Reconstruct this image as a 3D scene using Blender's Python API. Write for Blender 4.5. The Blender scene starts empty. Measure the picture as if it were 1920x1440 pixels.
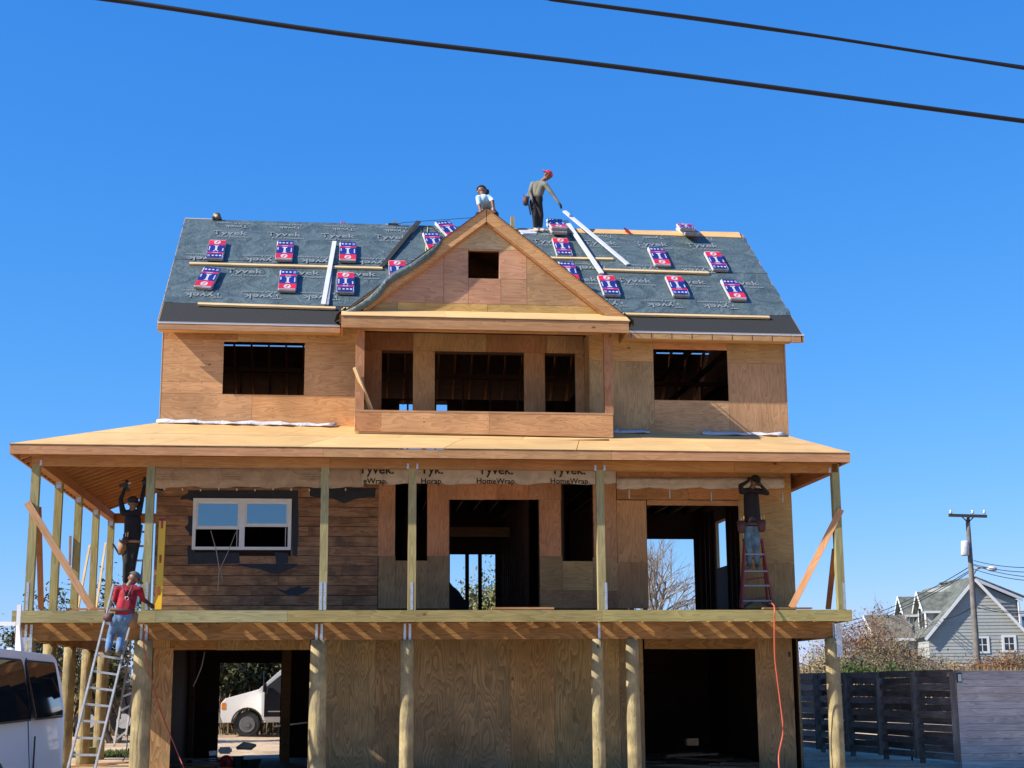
import bpy, bmesh, math, random
import numpy as np
from mathutils import Vector, Matrix
random.seed(7)
SC = bpy.context.scene
COL = SC.collection

# ------------------------------------------------------------------ camera
F_PX = 2820.0
YAW, PITCH, ROLL = math.radians(6.576), math.radians(11.384), math.radians(-0.398)
CAM = Vector((-3.134, -27.0, 1.6))
fwd = Vector((math.sin(YAW)*math.cos(PITCH), math.cos(YAW)*math.cos(PITCH), math.sin(PITCH)))
rt0 = Vector((math.cos(YAW), -math.sin(YAW), 0)); up0 = rt0.cross(fwd)
RT = rt0*math.cos(ROLL)+up0*math.sin(ROLL); UP = -rt0*math.sin(ROLL)+up0*math.cos(ROLL)
cd = bpy.data.cameras.new('camera'); cam = bpy.data.objects.new('camera', cd); COL.objects.link(cam)
m = Matrix.Identity(4)
for i in range(3):
    m[i][0] = RT[i]; m[i][1] = UP[i]; m[i][2] = -fwd[i]; m[i][3] = CAM[i]
cam.matrix_world = m
cd.sensor_width = 36; cd.lens = 36*F_PX/1920; cd.clip_end = 5000; cd.clip_start = .1
SC.camera = cam

# ------------------------------------------------------------------ world, sun, exposure
SUN = Vector((-1.25, -0.33, 1.0)).normalized()          # towards the sun
EL = math.asin(SUN.z); AZ = math.atan2(SUN.x, SUN.y)
w = bpy.data.worlds.new('World'); SC.world = w; w.use_nodes = True
nt = w.node_tree; nt.nodes.clear()
sky = nt.nodes.new('ShaderNodeTexSky'); sky.sky_type = 'NISHITA'; sky.sun_disc = False
sky.sun_elevation = EL; sky.sun_rotation = AZ % (2*math.pi)
sky.air_density = 1.0; sky.dust_density = 0.0; sky.ozone_density = 1.6; sky.altitude = 0
bg = nt.nodes.new('ShaderNodeBackground'); bg.inputs[1].default_value = 0.085
# deep clear-day blue: one power curve per channel over the whole sky
sp = nt.nodes.new('ShaderNodeSeparateColor'); cb_ = nt.nodes.new('ShaderNodeCombineColor'); nt.links.new(sky.outputs[0], sp.inputs[0])
KS = .138
for i_, (a_, g_) in enumerate(((.51, 1.36), (.675, .75), (1.12, .44))):
    m1 = nt.nodes.new('ShaderNodeMath'); m1.operation = 'MULTIPLY'; m1.inputs[1].default_value = KS; nt.links.new(sp.outputs[i_], m1.inputs[0])
    m2 = nt.nodes.new('ShaderNodeMath'); m2.operation = 'POWER'; m2.inputs[1].default_value = g_; nt.links.new(m1.outputs[0], m2.inputs[0])
    m3 = nt.nodes.new('ShaderNodeMath'); m3.operation = 'MULTIPLY'; m3.inputs[1].default_value = a_/KS; nt.links.new(m2.outputs[0], m3.inputs[0]); nt.links.new(m3.outputs[0], cb_.inputs[i_])
out = nt.nodes.new('ShaderNodeOutputWorld')
nt.links.new(cb_.outputs[0], bg.inputs[0]); nt.links.new(bg.outputs[0], out.inputs[0])
sl = bpy.data.lights.new('sun', 'SUN'); sl.energy = 5.0; sl.angle = math.radians(.53); sl.color = (1, .93, .82)
so = bpy.data.objects.new('sun', sl); COL.objects.link(so)
so.rotation_euler = SUN.to_track_quat('Z', 'Y').to_euler(); so.location = (-30, -20, 30)
SC.view_settings.view_transform = 'Standard'; SC.view_settings.look = 'None'
SC.view_settings.exposure = 0.7; SC.view_settings.gamma = 1
SC.render.engine = 'CYCLES'

# ------------------------------------------------------------------ survey of the photograph: where a sight line meets a plane of the building
def ray(u, v): return fwd+RT*((u-960)/F_PX)-UP*((v-720)/F_PX)
def on(u, v, y):                     # on a wall plane y = const
    d = ray(u, v); t = (y-CAM.y)/d.y; return CAM+d*t
def onground(u, v, z=0):
    d = ray(u, v); t = (z-CAM.z)/d.z; return CAM+d*t
EZ, EY, SL = 8.5, 1.6, 0.817         # main roof: eave height, eave y, slope
RY, RZ = 5.7, 8.5+.817*4.1
def onroof(u, v, off=0):
    d = ray(u, v); t = (EZ+SL*(CAM.y-EY)-CAM.z)/(d.z-SL*d.y); p = CAM+d*t
    return p+Vector((0, -SL, 1)).normalized()*off
def rz(y): return EZ+SL*(y-EY)
def rect(u0, v0, u1, v1, y):
    um, vm = (u0+u1)/2, (v0+v1)/2
    return on(u0, vm, y).x, on(u1, vm, y).x, on(um, v1, y).z, on(um, v0, y).z

# ------------------------------------------------------------------ object helpers
WM = {}
def link(name, me, parent=None, mat=None, M=None, label=None, cat=None, group=None, kind=None, color=None):
    o = bpy.data.objects.new(name, me); COL.objects.link(o)
    M = M or Matrix.Identity(4); WM[o] = M
    if parent is not None:
        o.parent = parent; o.matrix_basis = WM[parent].inverted() @ M
    else: o.matrix_basis = M
    if mat is not None and me is not None and hasattr(me, 'materials') and len(me.materials) == 0: me.materials.append(mat)
    if label: o['label'] = label
    if cat: o['category'] = cat
    if group: o['group'] = group
    if kind: o['kind'] = kind
    if color: o.color = (*color, 1)
    return o
def thing(name, loc, label, cat, group=None, rz_=0):
    return link(name, None, None, None, Matrix.Translation(loc) @ Matrix.Rotation(rz_, 4, 'Z'), label, cat, group)
def mesh(name, vs, fs, smooth=False):
    me = bpy.data.meshes.new(name); me.from_pydata([tuple(v) for v in vs], [], fs); me.update()
    if smooth: me.polygons.foreach_set('use_smooth', [True]*len(me.polygons))
    return me
BF = [(0,3,2,1),(4,5,6,7),(0,1,5,4),(1,2,6,5),(2,3,7,6),(3,0,4,7)]
_bc = {}
def boxmesh(sx, sy, sz):
    k = (round(sx, 3), round(sy, 3), round(sz, 3))
    if k not in _bc:
        a, b, c = k[0]/2, k[1]/2, k[2]/2
        _bc[k] = [(-a,-b,-c),(a,-b,-c),(a,b,-c),(-a,b,-c),(-a,-b,c),(a,-b,c),(a,b,c),(-a,b,c)]
    return _bc[k]
_mc = {}
def bmesh_for(sx, sy, sz, mat):
    k = (round(sx, 3), round(sy, 3), round(sz, 3), mat.name)
    if k not in _mc:
        me = mesh('box', boxmesh(sx, sy, sz), BF); me.materials.append(mat); _mc[k] = me
    return _mc[k]
def tint(v=.07, base=(1, 1, 1)):
    a = 1+random.uniform(-v, v); b = random.uniform(-v, v)*.35
    return (base[0]*a*(1+b), base[1]*a, base[2]*a*(1-b))
def box(name, x0, x1, y0, y1, z0, z1, mat, parent=None, color=None, **k):
    c = Vector(((x0+x1)/2, (y0+y1)/2, (z0+z1)/2))
    return link(name, bmesh_for(abs(x1-x0), abs(y1-y0), abs(z1-z0), mat), parent, None, Matrix.Translation(c), color=color or tint(), **k)
def frame_to(p0, p1, up=(0, 0, 1)):
    p0, p1 = Vector(p0), Vector(p1); X = (p1-p0).normalized(); U = Vector(up)
    if abs(X.dot(U)) > .98: U = Vector((0, 1, 0))
    Yv = U.cross(X).normalized(); Z = X.cross(Yv)
    M = Matrix.Identity(4)
    for i in range(3): M[i][0], M[i][1], M[i][2], M[i][3] = X[i], Yv[i], Z[i], (p0[i]+p1[i])/2
    return M
def beam(name, p0, p1, w, h, mat, parent=None, up=(0, 0, 1), color=None, **k):
    L = (Vector(p1)-Vector(p0)).length
    return link(name, bmesh_for(L, w, h, mat), parent, None, frame_to(p0, p1, up), color=color or tint(), **k)
def prism(name, pts, y0, y1, mat, parent=None, color=None, **k):        # outline in x-z, thick in y
    c = Vector((sum(p[0] for p in pts)/len(pts), (y0+y1)/2, sum(p[1] for p in pts)/len(pts)))
    n = len(pts); vs = [(p[0]-c.x, y0-c.y, p[1]-c.z) for p in pts]+[(p[0]-c.x, y1-c.y, p[1]-c.z) for p in pts]
    ar = sum(pts[i][0]*pts[(i+1)%n][1]-pts[(i+1)%n][0]*pts[i][1] for i in range(n))
    fs = [tuple(range(n)), tuple(range(2*n-1, n-1, -1))]+[(i, i+n, (i+1)%n+n, (i+1)%n) for i in range(n)]
    if ar < 0: fs = [f[::-1] for f in fs]
    me = mesh(name, vs, fs); me.materials.append(mat)
    return link(name, me, parent, None, Matrix.Translation(c), color=color or tint(), **k)
def slab(name, pts, th, mat, parent=None, color=None, **k):             # any flat polygon in space, thickened downwards along its normal
    P = [Vector(p) for p in pts]; n = len(P); N = Vector((0, 0, 0))
    for i in range(n): N += P[i].cross(P[(i+1)%n])
    N.normalize()
    c = sum(P, Vector())/n
    vs = [p-c for p in P]+[p-c-N*th for p in P]
    fs = [tuple(range(n)), tuple(range(2*n-1, n-1, -1))]+[(i, i+n, (i+1)%n+n, (i+1)%n) for i in range(n)]
    me = mesh(name, vs, fs); me.materials.append(mat)
    return link(name, me, parent, None, Matrix.Translation(c), color=color or tint(), **k)
def tube_geo(pts, r, n=8, vs=None, fs=None, cap=True):
    vs = [] if vs is None else vs; fs = [] if fs is None else fs
    P = [Vector(p) for p in pts]; m_ = len(P); base = len(vs)
    rr = r if hasattr(r, '__len__') else [r]*m_
    ref = Vector((0, 0, 1)); T0 = (P[1]-P[0]).normalized()
    if abs(T0.dot(ref)) > .9: ref = Vector((1, 0, 0))
    for i in range(m_):
        T = (P[min(i+1, m_-1)]-P[max(i-1, 0)]).normalized()
        A = T.cross(ref).normalized(); B = T.cross(A)
        for j in range(n):
            a = 2*math.pi*j/n; vs.append(P[i]+(A*math.cos(a)+B*math.sin(a))*rr[i])
    for i in range(m_-1):
        for j in range(n):
            a = base+i*n+j; b = base+i*n+(j+1)%n; fs.append((a, b, b+n, a+n))
    if cap: fs.append(tuple(base+j for j in range(n))[::-1]); fs.append(tuple(base+(m_-1)*n+j for j in range(n)))
    return vs, fs
def tube(name, pts, r, mat, parent=None, n=8, color=None, **k):
    vs, fs = tube_geo(pts, r, n); c = Vector(vs[0]); me = mesh(name, [v-c for v in vs], fs, True); me.materials.append(mat)
    return link(name, me, parent, None, Matrix.Translation(c), color=color or (1, 1, 1), **k)
def arc(p0, p1, sag, n=12):
    p0, p1 = Vector(p0), Vector(p1)
    return [p0.lerp(p1, i/n)-Vector((0, 0, sag*4*(i/n)*(1-i/n))) for i in range(n+1)]

# ------------------------------------------------------------------ materials
def new(name, rough=.7):
    m_ = bpy.data.materials.new(name); m_.use_nodes = True; n = m_.node_tree
    b = n.nodes['Principled BSDF']; b.inputs['Roughness'].default_value = rough
    return m_, n, b
def nd(n, t, **k):
    x = n.nodes.new(t)
    for a, v in k.items():
        if hasattr(x, a): setattr(x, a, v)
        else: x.inputs[a].default_value = v
    return x
def flat(name, col, rough=.6, metal=0, var=.12, bump=0, scale=6, tinted=False):
    m_, n, b = new(name, rough); b.inputs['Metallic'].default_value = metal
    tc = nd(n, 'ShaderNodeTexCoord'); no = nd(n, 'ShaderNodeTexNoise', Scale=scale, Detail=5.0)
    n.links.new(tc.outputs['Object'], no.inputs['Vector'])
    r = nd(n, 'ShaderNodeMapRange'); r.inputs[3].default_value = 1-var; r.inputs[4].default_value = 1+var
    r.inputs[1].default_value = .3; r.inputs[2].default_value = .7
    n.links.new(no.outputs[0], r.inputs[0])
    mx = nd(n, 'ShaderNodeVectorMath', operation='SCALE'); mx.inputs[0].default_value = col
    n.links.new(r.outputs[0], mx.inputs['Scale']); last = mx.outputs[0]
    if tinted:
        oi = nd(n, 'ShaderNodeObjectInfo'); mm = nd(n, 'ShaderNodeVectorMath', operation='MULTIPLY')
        n.links.new(last, mm.inputs[0]); n.links.new(oi.outputs['Color'], mm.inputs[1]); last = mm.outputs[0]
    n.links.new(last, b.inputs['Base Color'])
    if bump:
        bp = nd(n, 'ShaderNodeBump', Strength=bump, Distance=.02); n.links.new(no.outputs[0], bp.inputs['Height']); n.links.new(bp.outputs[0], b.inputs['Normal'])
    return m_
def wood(name, axis, light, dark, lines=9., stretch=7., scale=1.0, knots=.5, stain=.25, knotcol=(.12, .05, .025), bump=.15, line_w=.5, rough=.75, stainsc=1.2, staincol=None, nails=False):
    """plywood or board figure: contour lines of a stretched noise, knots, broad stains; multiplied by the object's own tone"""
    m_, n, b = new(name, rough); L = n.links.new
    b.inputs['Specular IOR Level'].default_value = .25
    tc = nd(n, 'ShaderNodeTexCoord'); oi = nd(n, 'ShaderNodeObjectInfo')
    off = nd(n, 'ShaderNodeMath', operation='MULTIPLY'); off.inputs[1].default_value = 57.; L(oi.outputs['Random'], off.inputs[0])
    ad = nd(n, 'ShaderNodeVectorMath', operation='ADD'); L(tc.outputs['Object'], ad.inputs[0]); L(off.outputs[0], ad.inputs[1])
    mp = nd(n, 'ShaderNodeMapping'); s = [scale*stretch]*3; s['XYZ'.index(axis)] = scale; mp.inputs['Scale'].default_value = s; L(ad.outputs[0], mp.inputs[0])
    n1 = nd(n, 'ShaderNodeTexNoise', Scale=1.0, Detail=1.5, Distortion=.25); n1.inputs['Roughness'].default_value = .45; L(mp.outputs[0], n1.inputs['Vector'])
    k = nd(n, 'ShaderNodeMath', operation='MULTIPLY'); k.inputs[1].default_value = lines; L(n1.outputs[0], k.inputs[0])
    fr = nd(n, 'ShaderNodeMath', operation='FRACT'); L(k.outputs[0], fr.inputs[0])
    cr = nd(n, 'ShaderNodeValToRGB'); e = cr.color_ramp.elements
    e[0].position = 0; e[0].color = (1, 1, 1, 1); e[1].position = 1; e[1].color = (0, 0, 0, 1)
    x = cr.color_ramp.elements.new(.55); x.color = (line_w, line_w, line_w, 1); x = cr.color_ramp.elements.new(.9); x.color = (.05, .05, .05, 1); 
    L(fr.outputs[0], cr.inputs[0])
    # fine fibres
    mp2 = nd(n, 'ShaderNodeMapping'); s2 = [90.]*3; s2['XYZ'.index(axis)] = 4.; mp2.inputs['Scale'].default_value = s2; L(ad.outputs[0], mp2.inputs[0])
    n2 = nd(n, 'ShaderNodeTexNoise', Scale=1.0, Detail=2.); L(mp2.outputs[0], n2.inputs['Vector'])
    mix = nd(n, 'ShaderNodeMix', data_type='RGBA'); mix.inputs[6].default_value = (*light, 1); mix.inputs[7].default_value = (*dark, 1)
    inv = nd(n, 'ShaderNodeMath', operation='SUBTRACT'); inv.inputs[0].default_value = 1; L(cr.outputs[0], inv.inputs[1])
    f2 = nd(n, 'ShaderNodeMath', operation='MULTIPLY_ADD'); L(n2.outputs[0], f2.inputs[0]); f2.inputs[1].default_value = .5; f2.inputs[2].default_value = -.22
    f3 = nd(n, 'ShaderNodeMath', operation='MULTIPLY_ADD', use_clamp=True); L(inv.outputs[0], f3.inputs[0]); f3.inputs[1].default_value = .75; L(f2.outputs[0], f3.inputs[2])
    L(f3.outputs[0], mix.inputs[0]); last = mix.outputs[2]
    # broad tone
    n3 = nd(n, 'ShaderNodeTexNoise', Scale=stainsc, Detail=3.); L(ad.outputs[0], n3.inputs['Vector'])
    r = nd(n, 'ShaderNodeMapRange'); r.inputs[1].default_value = .33; r.inputs[2].default_value = .67; r.inputs[3].default_value = 1-stain; r.inputs[4].default_value = 1+stain*.6
    L(n3.outputs[0], r.inputs[0])
    sc = nd(n, 'ShaderNodeVectorMath', operation='SCALE'); L(last, sc.inputs[0]); L(r.outputs[0], sc.inputs['Scale']); last = sc.outputs[0]
    if staincol:
        n4 = nd(n, 'ShaderNodeTexNoise', Scale=2.3, Detail=6.); n4.inputs['Roughness'].default_value = .65; L(ad.outputs[0], n4.inputs['Vector'])
        r4 = nd(n, 'ShaderNodeMapRange'); r4.inputs[1].default_value = .5; r4.inputs[2].default_value = .68; r4.inputs[4].default_value = .75; L(n4.outputs[0], r4.inputs[0])
        m4 = nd(n, 'ShaderNodeMix', data_type='RGBA'); L(r4.outputs[0], m4.inputs[0]); L(last, m4.inputs[6]); m4.inputs[7].default_value = (*staincol, 1); last = m4.outputs[2]
    if knots > 0:
        mp3 = nd(n, 'ShaderNodeMapping'); s3 = [4.2]*3; s3['XYZ'.index(axis)] = 2.4; mp3.inputs['Scale'].default_value = s3; L(ad.outputs[0], mp3.inputs[0])
        vo = nd(n, 'ShaderNodeTexVoronoi', Scale=1.); L(mp3.outputs[0], vo.inputs['Vector'])
        sep = nd(n, 'ShaderNodeSeparateColor'); L(vo.outputs['Color'], sep.inputs[0])
        siz = nd(n, 'ShaderNodeMapRange'); siz.inputs[1].default_value = 1-knots; siz.inputs[2].default_value = 1; siz.inputs[3].default_value = 0; siz.inputs[4].default_value = .13; L(sep.outputs[0], siz.inputs[0])
        lt = nd(n, 'ShaderNodeMath', operation='SUBTRACT'); L(siz.outputs[0], lt.inputs[0]); L(vo.outputs['Distance'], lt.inputs[1])
        kk = nd(n, 'ShaderNodeMapRange'); kk.inputs[1].default_value = -.02; kk.inputs[2].default_value = .035; kk.inputs[4].default_value = .85; L(lt.outputs[0], kk.inputs[0])
        m5 = nd(n, 'ShaderNodeMix', data_type='RGBA'); L(kk.outputs[0], m5.inputs[0]); L(last, m5.inputs[6]); m5.inputs[7].default_value = (*knotcol, 1); last = m5.outputs[2]
    if nails:                            # fastener rows every 0.4 m
        sx = nd(n, 'ShaderNodeSeparateXYZ'); L(tc.outputs['Object'], sx.inputs[0]); acc = None
        for ax, sp_ in ((0, .406), (2, .17)):
            q1 = nd(n, 'ShaderNodeMath', operation='MODULO'); q0 = nd(n, 'ShaderNodeMath', operation='ADD'); q0.inputs[1].default_value = 40.6+.02; L(sx.outputs[ax], q0.inputs[0]); L(q0.outputs[0], q1.inputs[0]); q1.inputs[1].default_value = sp_
            q2 = nd(n, 'ShaderNodeMath', operation='SUBTRACT'); L(q1.outputs[0], q2.inputs[0]); q2.inputs[1].default_value = sp_/2
            q3 = nd(n, 'ShaderNodeMath', operation='POWER'); q4 = nd(n, 'ShaderNodeMath', operation='ABSOLUTE'); L(q2.outputs[0], q4.inputs[0]); L(q4.outputs[0], q3.inputs[0]); q3.inputs[1].default_value = 2
            if acc is None: acc = q3
            else: q5 = nd(n, 'ShaderNodeMath', operation='ADD'); L(acc.outputs[0], q5.inputs[0]); L(q3.outputs[0], q5.inputs[1]); acc = q5
        q6 = nd(n, 'ShaderNodeMapRange'); q6.inputs[1].default_value = .00018; q6.inputs[2].default_value = .00004; q6.inputs[3].default_value = 0; q6.inputs[4].default_value = .6; L(acc.outputs[0], q6.inputs[0])
        m6 = nd(n, 'ShaderNodeMix', data_type='RGBA'); L(q6.outputs[0], m6.inputs[0]); L(last, m6.inputs[6]); m6.inputs[7].default_value = (.09, .05, .03, 1); last = m6.outputs[2]
    mm = nd(n, 'ShaderNodeVectorMath', operation='MULTIPLY'); L(last, mm.inputs[0]); L(oi.outputs['Color'], mm.inputs[1])
    L(mm.outputs[0], b.inputs['Base Color'])
    bp = nd(n, 'ShaderNodeBump', Strength=bump, Distance=.01); L(f3.outputs[0], bp.inputs['Height']); L(bp.outputs[0], b.inputs['Normal'])
    return m_
PLY_H = wood('plywood_level_grain', 'X', (.66, .36, .165), (.46, .23, .098), nails=True, lines=8, stretch=6, scale=1.15, knots=.34, stain=.2)
PLY_V = wood('plywood_upright_grain', 'Z', (.50, .31, .155), (.34, .19, .09), nails=True, lines=9, stretch=7, scale=1.0, knots=.5, stain=.2)
PLY_RED = wood('plywood_reddish_level_grain', 'X', (.56, .31, .175), (.39, .195, .11), nails=True, lines=7, stretch=6, scale=1.1, knots=.25, stain=.22, knotcol=(.5, .3, .17))
PLY_TREAT = wood('treated_plywood_upright', 'Z', (.39, .275, .135), (.16, .105, .052), lines=19, stretch=4.6, scale=.75, knots=.25, stain=.3, line_w=.45, staincol=(.2, .16, .09))
PLY_TREAT_H = wood('treated_wood_level', 'X', (.28, .17, .065), (.14, .08, .034), lines=12, stretch=6, scale=.8, knots=.15, stain=.25)
PLY_PALE = wood('plywood_pale_decking', 'X', (.66, .44, .205), (.56, .35, .15), lines=5, stretch=7, scale=.7, knots=.2, stain=.12, knotcol=(.3, .16, .07))
BOARD = wood('framing_lumber', 'X', (.53, .32, .17), (.39, .21, .105), lines=5, stretch=9, scale=1.2, knots=.35, stain=.15)
BOARD_TR = wood('treated_lumber', 'X', (.40, .335, .15), (.27, .205, .09), lines=6, stretch=9, scale=1.1, knots=.3, stain=.18)
BOARD_PALE = wood('pale_lumber', 'X', (.68, .50, .26), (.56, .38, .18), lines=4, stretch=9, scale=1.2, knots=.2, stain=.1)
SIDING = wood('weathered_sheathing_board', 'X', (.33, .18, .092), (.16, .082, .044), lines=5, stretch=9, scale=1.3, knots=.4, stain=.35, stainsc=2.2, staincol=(.085, .052, .035), bump=.35)
POLE = wood('round_treated_pile', 'Z', (.40, .325, .165), (.25, .195, .10), lines=9, stretch=9, scale=1.6, knots=.35, stain=.35, stainsc=3.5, staincol=(.24, .20, .12), bump=.5)
FENCE_L = wood('grey_weathered_board', 'X', (.56, .49, .42), (.34, .295, .255), lines=7, stretch=9, scale=1.1, knots=.5, stain=.2, knotcol=(.05, .045, .045), bump=.3)
FENCE_D = wood('shade_darkened_board', 'X', (.25, .21, .175), (.125, .105, .09), lines=5, stretch=9, scale=1.1, knots=.3, stain=.3, knotcol=(.02, .02, .02), bump=.3)  # dimness of the house-facing fence side put into the board colour
INNER = wood('shade_darkened_wood', 'X', (.07, .034, .02), (.045, .02, .012), lines=4, stretch=8, scale=1.2, knots=.1, stain=.15)  # darkened lumber: the shade of the rooms is put into this colour
WHITE_P = flat('white_vinyl', (.72, .72, .68), .4, var=.04)
ALU = flat('aluminium', (.50, .49, .47), .5, .6, var=.15, scale=14)
STEEL = flat('galvanised_steel', (.55, .58, .60), .42, .8, var=.3, scale=25)
METALW = flat('bare_drip_edge_metal', (.68, .68, .66), .45, .15, var=.05)
BLACKM = flat('black_membrane', (.019, .019, .017), .85, var=.2, bump=.2, scale=30)
BLACKP = flat('torn_black_paper', (.010, .012, .018), .6, var=.4, bump=.5, scale=9)
RUBBER = flat('black_rubber', (.02, .02, .02), .6)
DARKGL = bpy.data.materials.new('dark_glass'); DARKGL.use_nodes = True
_b = DARKGL.node_tree.nodes['Principled BSDF']; _b.inputs['Base Color'].default_value = (.012, .016, .018, 1); _b.inputs['Roughness'].default_value = .03; _b.inputs['Specular IOR Level'].default_value = .7
CHROME = flat('chrome', (.7, .7, .7), .15, 1, var=.02)
ROPE = flat('pale_rope', (.42, .38, .33), .8)
CABLE = flat('black_cable', (.004, .004, .005), .75, var=.05)
HOSE = flat('orange_hose', (.55, .10, .05), .5, var=.05)
YELLOW = flat('yellow_paint', (.85, .48, .015), .4, var=.04)
RED = flat('red_paint', (.55, .02, .02), .4, var=.08)
DRED = flat('dark_red_fibreglass', (.26, .03, .028), .5)
def paint(name, col, rough=.3):
    m_, n, b = new(name, rough); b.inputs['Base Color'].default_value = (*col, 1); b.inputs['Coat Weight'].default_value = .4
    tc = nd(n, 'ShaderNodeTexCoord'); no = nd(n, 'ShaderNodeTexNoise', Scale=1.5, Detail=6.); n.links.new(tc.outputs['Object'], no.inputs['Vector'])
    r = nd(n, 'ShaderNodeMapRange'); r.inputs[3].default_value = rough*.6; r.inputs[4].default_value = rough*1.9; n.links.new(no.outputs[0], r.inputs[0]); n.links.new(r.outputs[0], b.inputs['Roughness'])
    sx = nd(n, 'ShaderNodeSeparateXYZ'); n.links.new(tc.outputs['Object'], sx.inputs[0])
    g = nd(n, 'ShaderNodeMapRange'); g.inputs[1].default_value = 1.0; g.inputs[2].default_value = .35; g.inputs[3].default_value = 0; g.inputs[4].default_value = .4; n.links.new(sx.outputs[2], g.inputs[0])
    gm = nd(n, 'ShaderNodeMath', operation='MULTIPLY'); n.links.new(g.outputs[0], gm.inputs[0]); n.links.new(no.outputs[0], gm.inputs[1])
    mx = nd(n, 'ShaderNodeMix', data_type='RGBA'); mx.inputs[6].default_value = (*col, 1); mx.inputs[7].default_value = (.33, .26, .18, 1); n.links.new(gm.outputs[0], mx.inputs[0]); n.links.new(mx.outputs[2], b.inputs['Base Color'])
    return m_
VANW = paint('white_car_paint', (.88, .84, .78))

def underlay():
    m_, n, b = new('grey_roof_underlayment', .5); L = n.links.new
    tc = nd(n, 'ShaderNodeTexCoord')
    n1 = nd(n, 'ShaderNodeTexNoise', Scale=1.6, Detail=2.6, Distortion=1.6); n1.inputs['Roughness'].default_value = .5
    mp = nd(n, 'ShaderNodeMapping'); mp.inputs['Scale'].default_value = (1, 1.6, 1); L(tc.outputs['Object'], mp.inputs[0]); L(mp.outputs[0], n1.inputs['Vector'])
    n2 = nd(n, 'ShaderNodeTexNoise', Scale=3.4, Detail=2., Distortion=1.6); L(mp.outputs[0], n2.inputs['Vector'])
    # lapped courses every 1.1 m up the slope
    r = nd(n, 'ShaderNodeMapRange'); r.inputs[1].default_value = .3; r.inputs[2].default_value = .7; L(n1.outputs[0], r.inputs[0])
    mx = nd(n, 'ShaderNodeMix', data_type='RGBA'); mx.inputs[6].default_value = (.052, .076, .078, 1); mx.inputs[7].default_value = (.098, .136, .136, 1)
    L(r.outputs[0], mx.inputs[0]); L(mx.outputs[2], b.inputs['Base Color'])
    # sharp wrinkles: ridged noise
    a = nd(n, 'ShaderNodeMath', operation='SUBTRACT'); L(n2.outputs[0], a.inputs[0]); a.inputs[1].default_value = .5
    ab = nd(n, 'ShaderNodeMath', operation='ABSOLUTE'); L(a.outputs[0], ab.inputs[0])
    ad = nd(n, 'ShaderNodeMath', operation='MULTIPLY_ADD'); L(n1.outputs[0], ad.inputs[0]); ad.inputs[1].default_value = 1.2; L(ab.outputs[0], ad.inputs[2])
    bp = nd(n, 'ShaderNodeBump', Strength=.6, Distance=.08); L(ad.outputs[0], bp.inputs['Height']); L(bp.outputs[0], b.inputs['Normal'])
    return m_
UNDER = underlay()
PRINT = flat('pale_grey_print', (.20, .225, .235), .7, var=.45, scale=40)
PRINTB = flat('black_print', (.015, .014, .013), .7, var=.1)
def wrapmat(name, col):
    m_, n, b = new(name, .55); L = n.links.new; tc = nd(n, 'ShaderNodeTexCoord')
    n1 = nd(n, 'ShaderNodeTexNoise', Scale=3.2, Detail=5., Distortion=1.5); L(tc.outputs['Object'], n1.inputs['Vector'])
    r = nd(n, 'ShaderNodeMapRange'); r.inputs[1].default_value = .3; r.inputs[2].default_value = .7; r.inputs[3].default_value = .82; r.inputs[4].default_value = 1.1; L(n1.outputs[0], r.inputs[0])
    s = nd(n, 'ShaderNodeVectorMath', operation='SCALE'); s.inputs[0].default_value = col; L(r.outputs[0], s.inputs['Scale']); L(s.outputs[0], b.inputs['Base Color'])
    bp = nd(n, 'ShaderNodeBump', Strength=.8, Distance=.06); L(n1.outputs[0], bp.inputs['Height']); L(bp.outputs[0], b.inputs['Normal'])
    return m_
WRAP = wrapmat('house_wrap_sheet', (.52, .41, .33)); WRAP2 = wrapmat('house_wrap_pale', (.62, .55, .47)); WRAPW = wrapmat('white_flashing_sheet', (.58, .57, .58))
def leafmat(name, a, b_, rough=.7, tr=.2):
    m_, n, b = new(name, rough); L = n.links.new
    g = nd(n, 'ShaderNodeNewGeometry'); cr = nd(n, 'ShaderNodeMix', data_type='RGBA'); cr.inputs[6].default_value = (*a, 1); cr.inputs[7].default_value = (*b_, 1)
    L(g.outputs['Random Per Island'], cr.inputs[0]); L(cr.outputs[2], b.inputs['Base Color'])
    b.inputs['Specular IOR Level'].default_value = .15
    return m_

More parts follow.
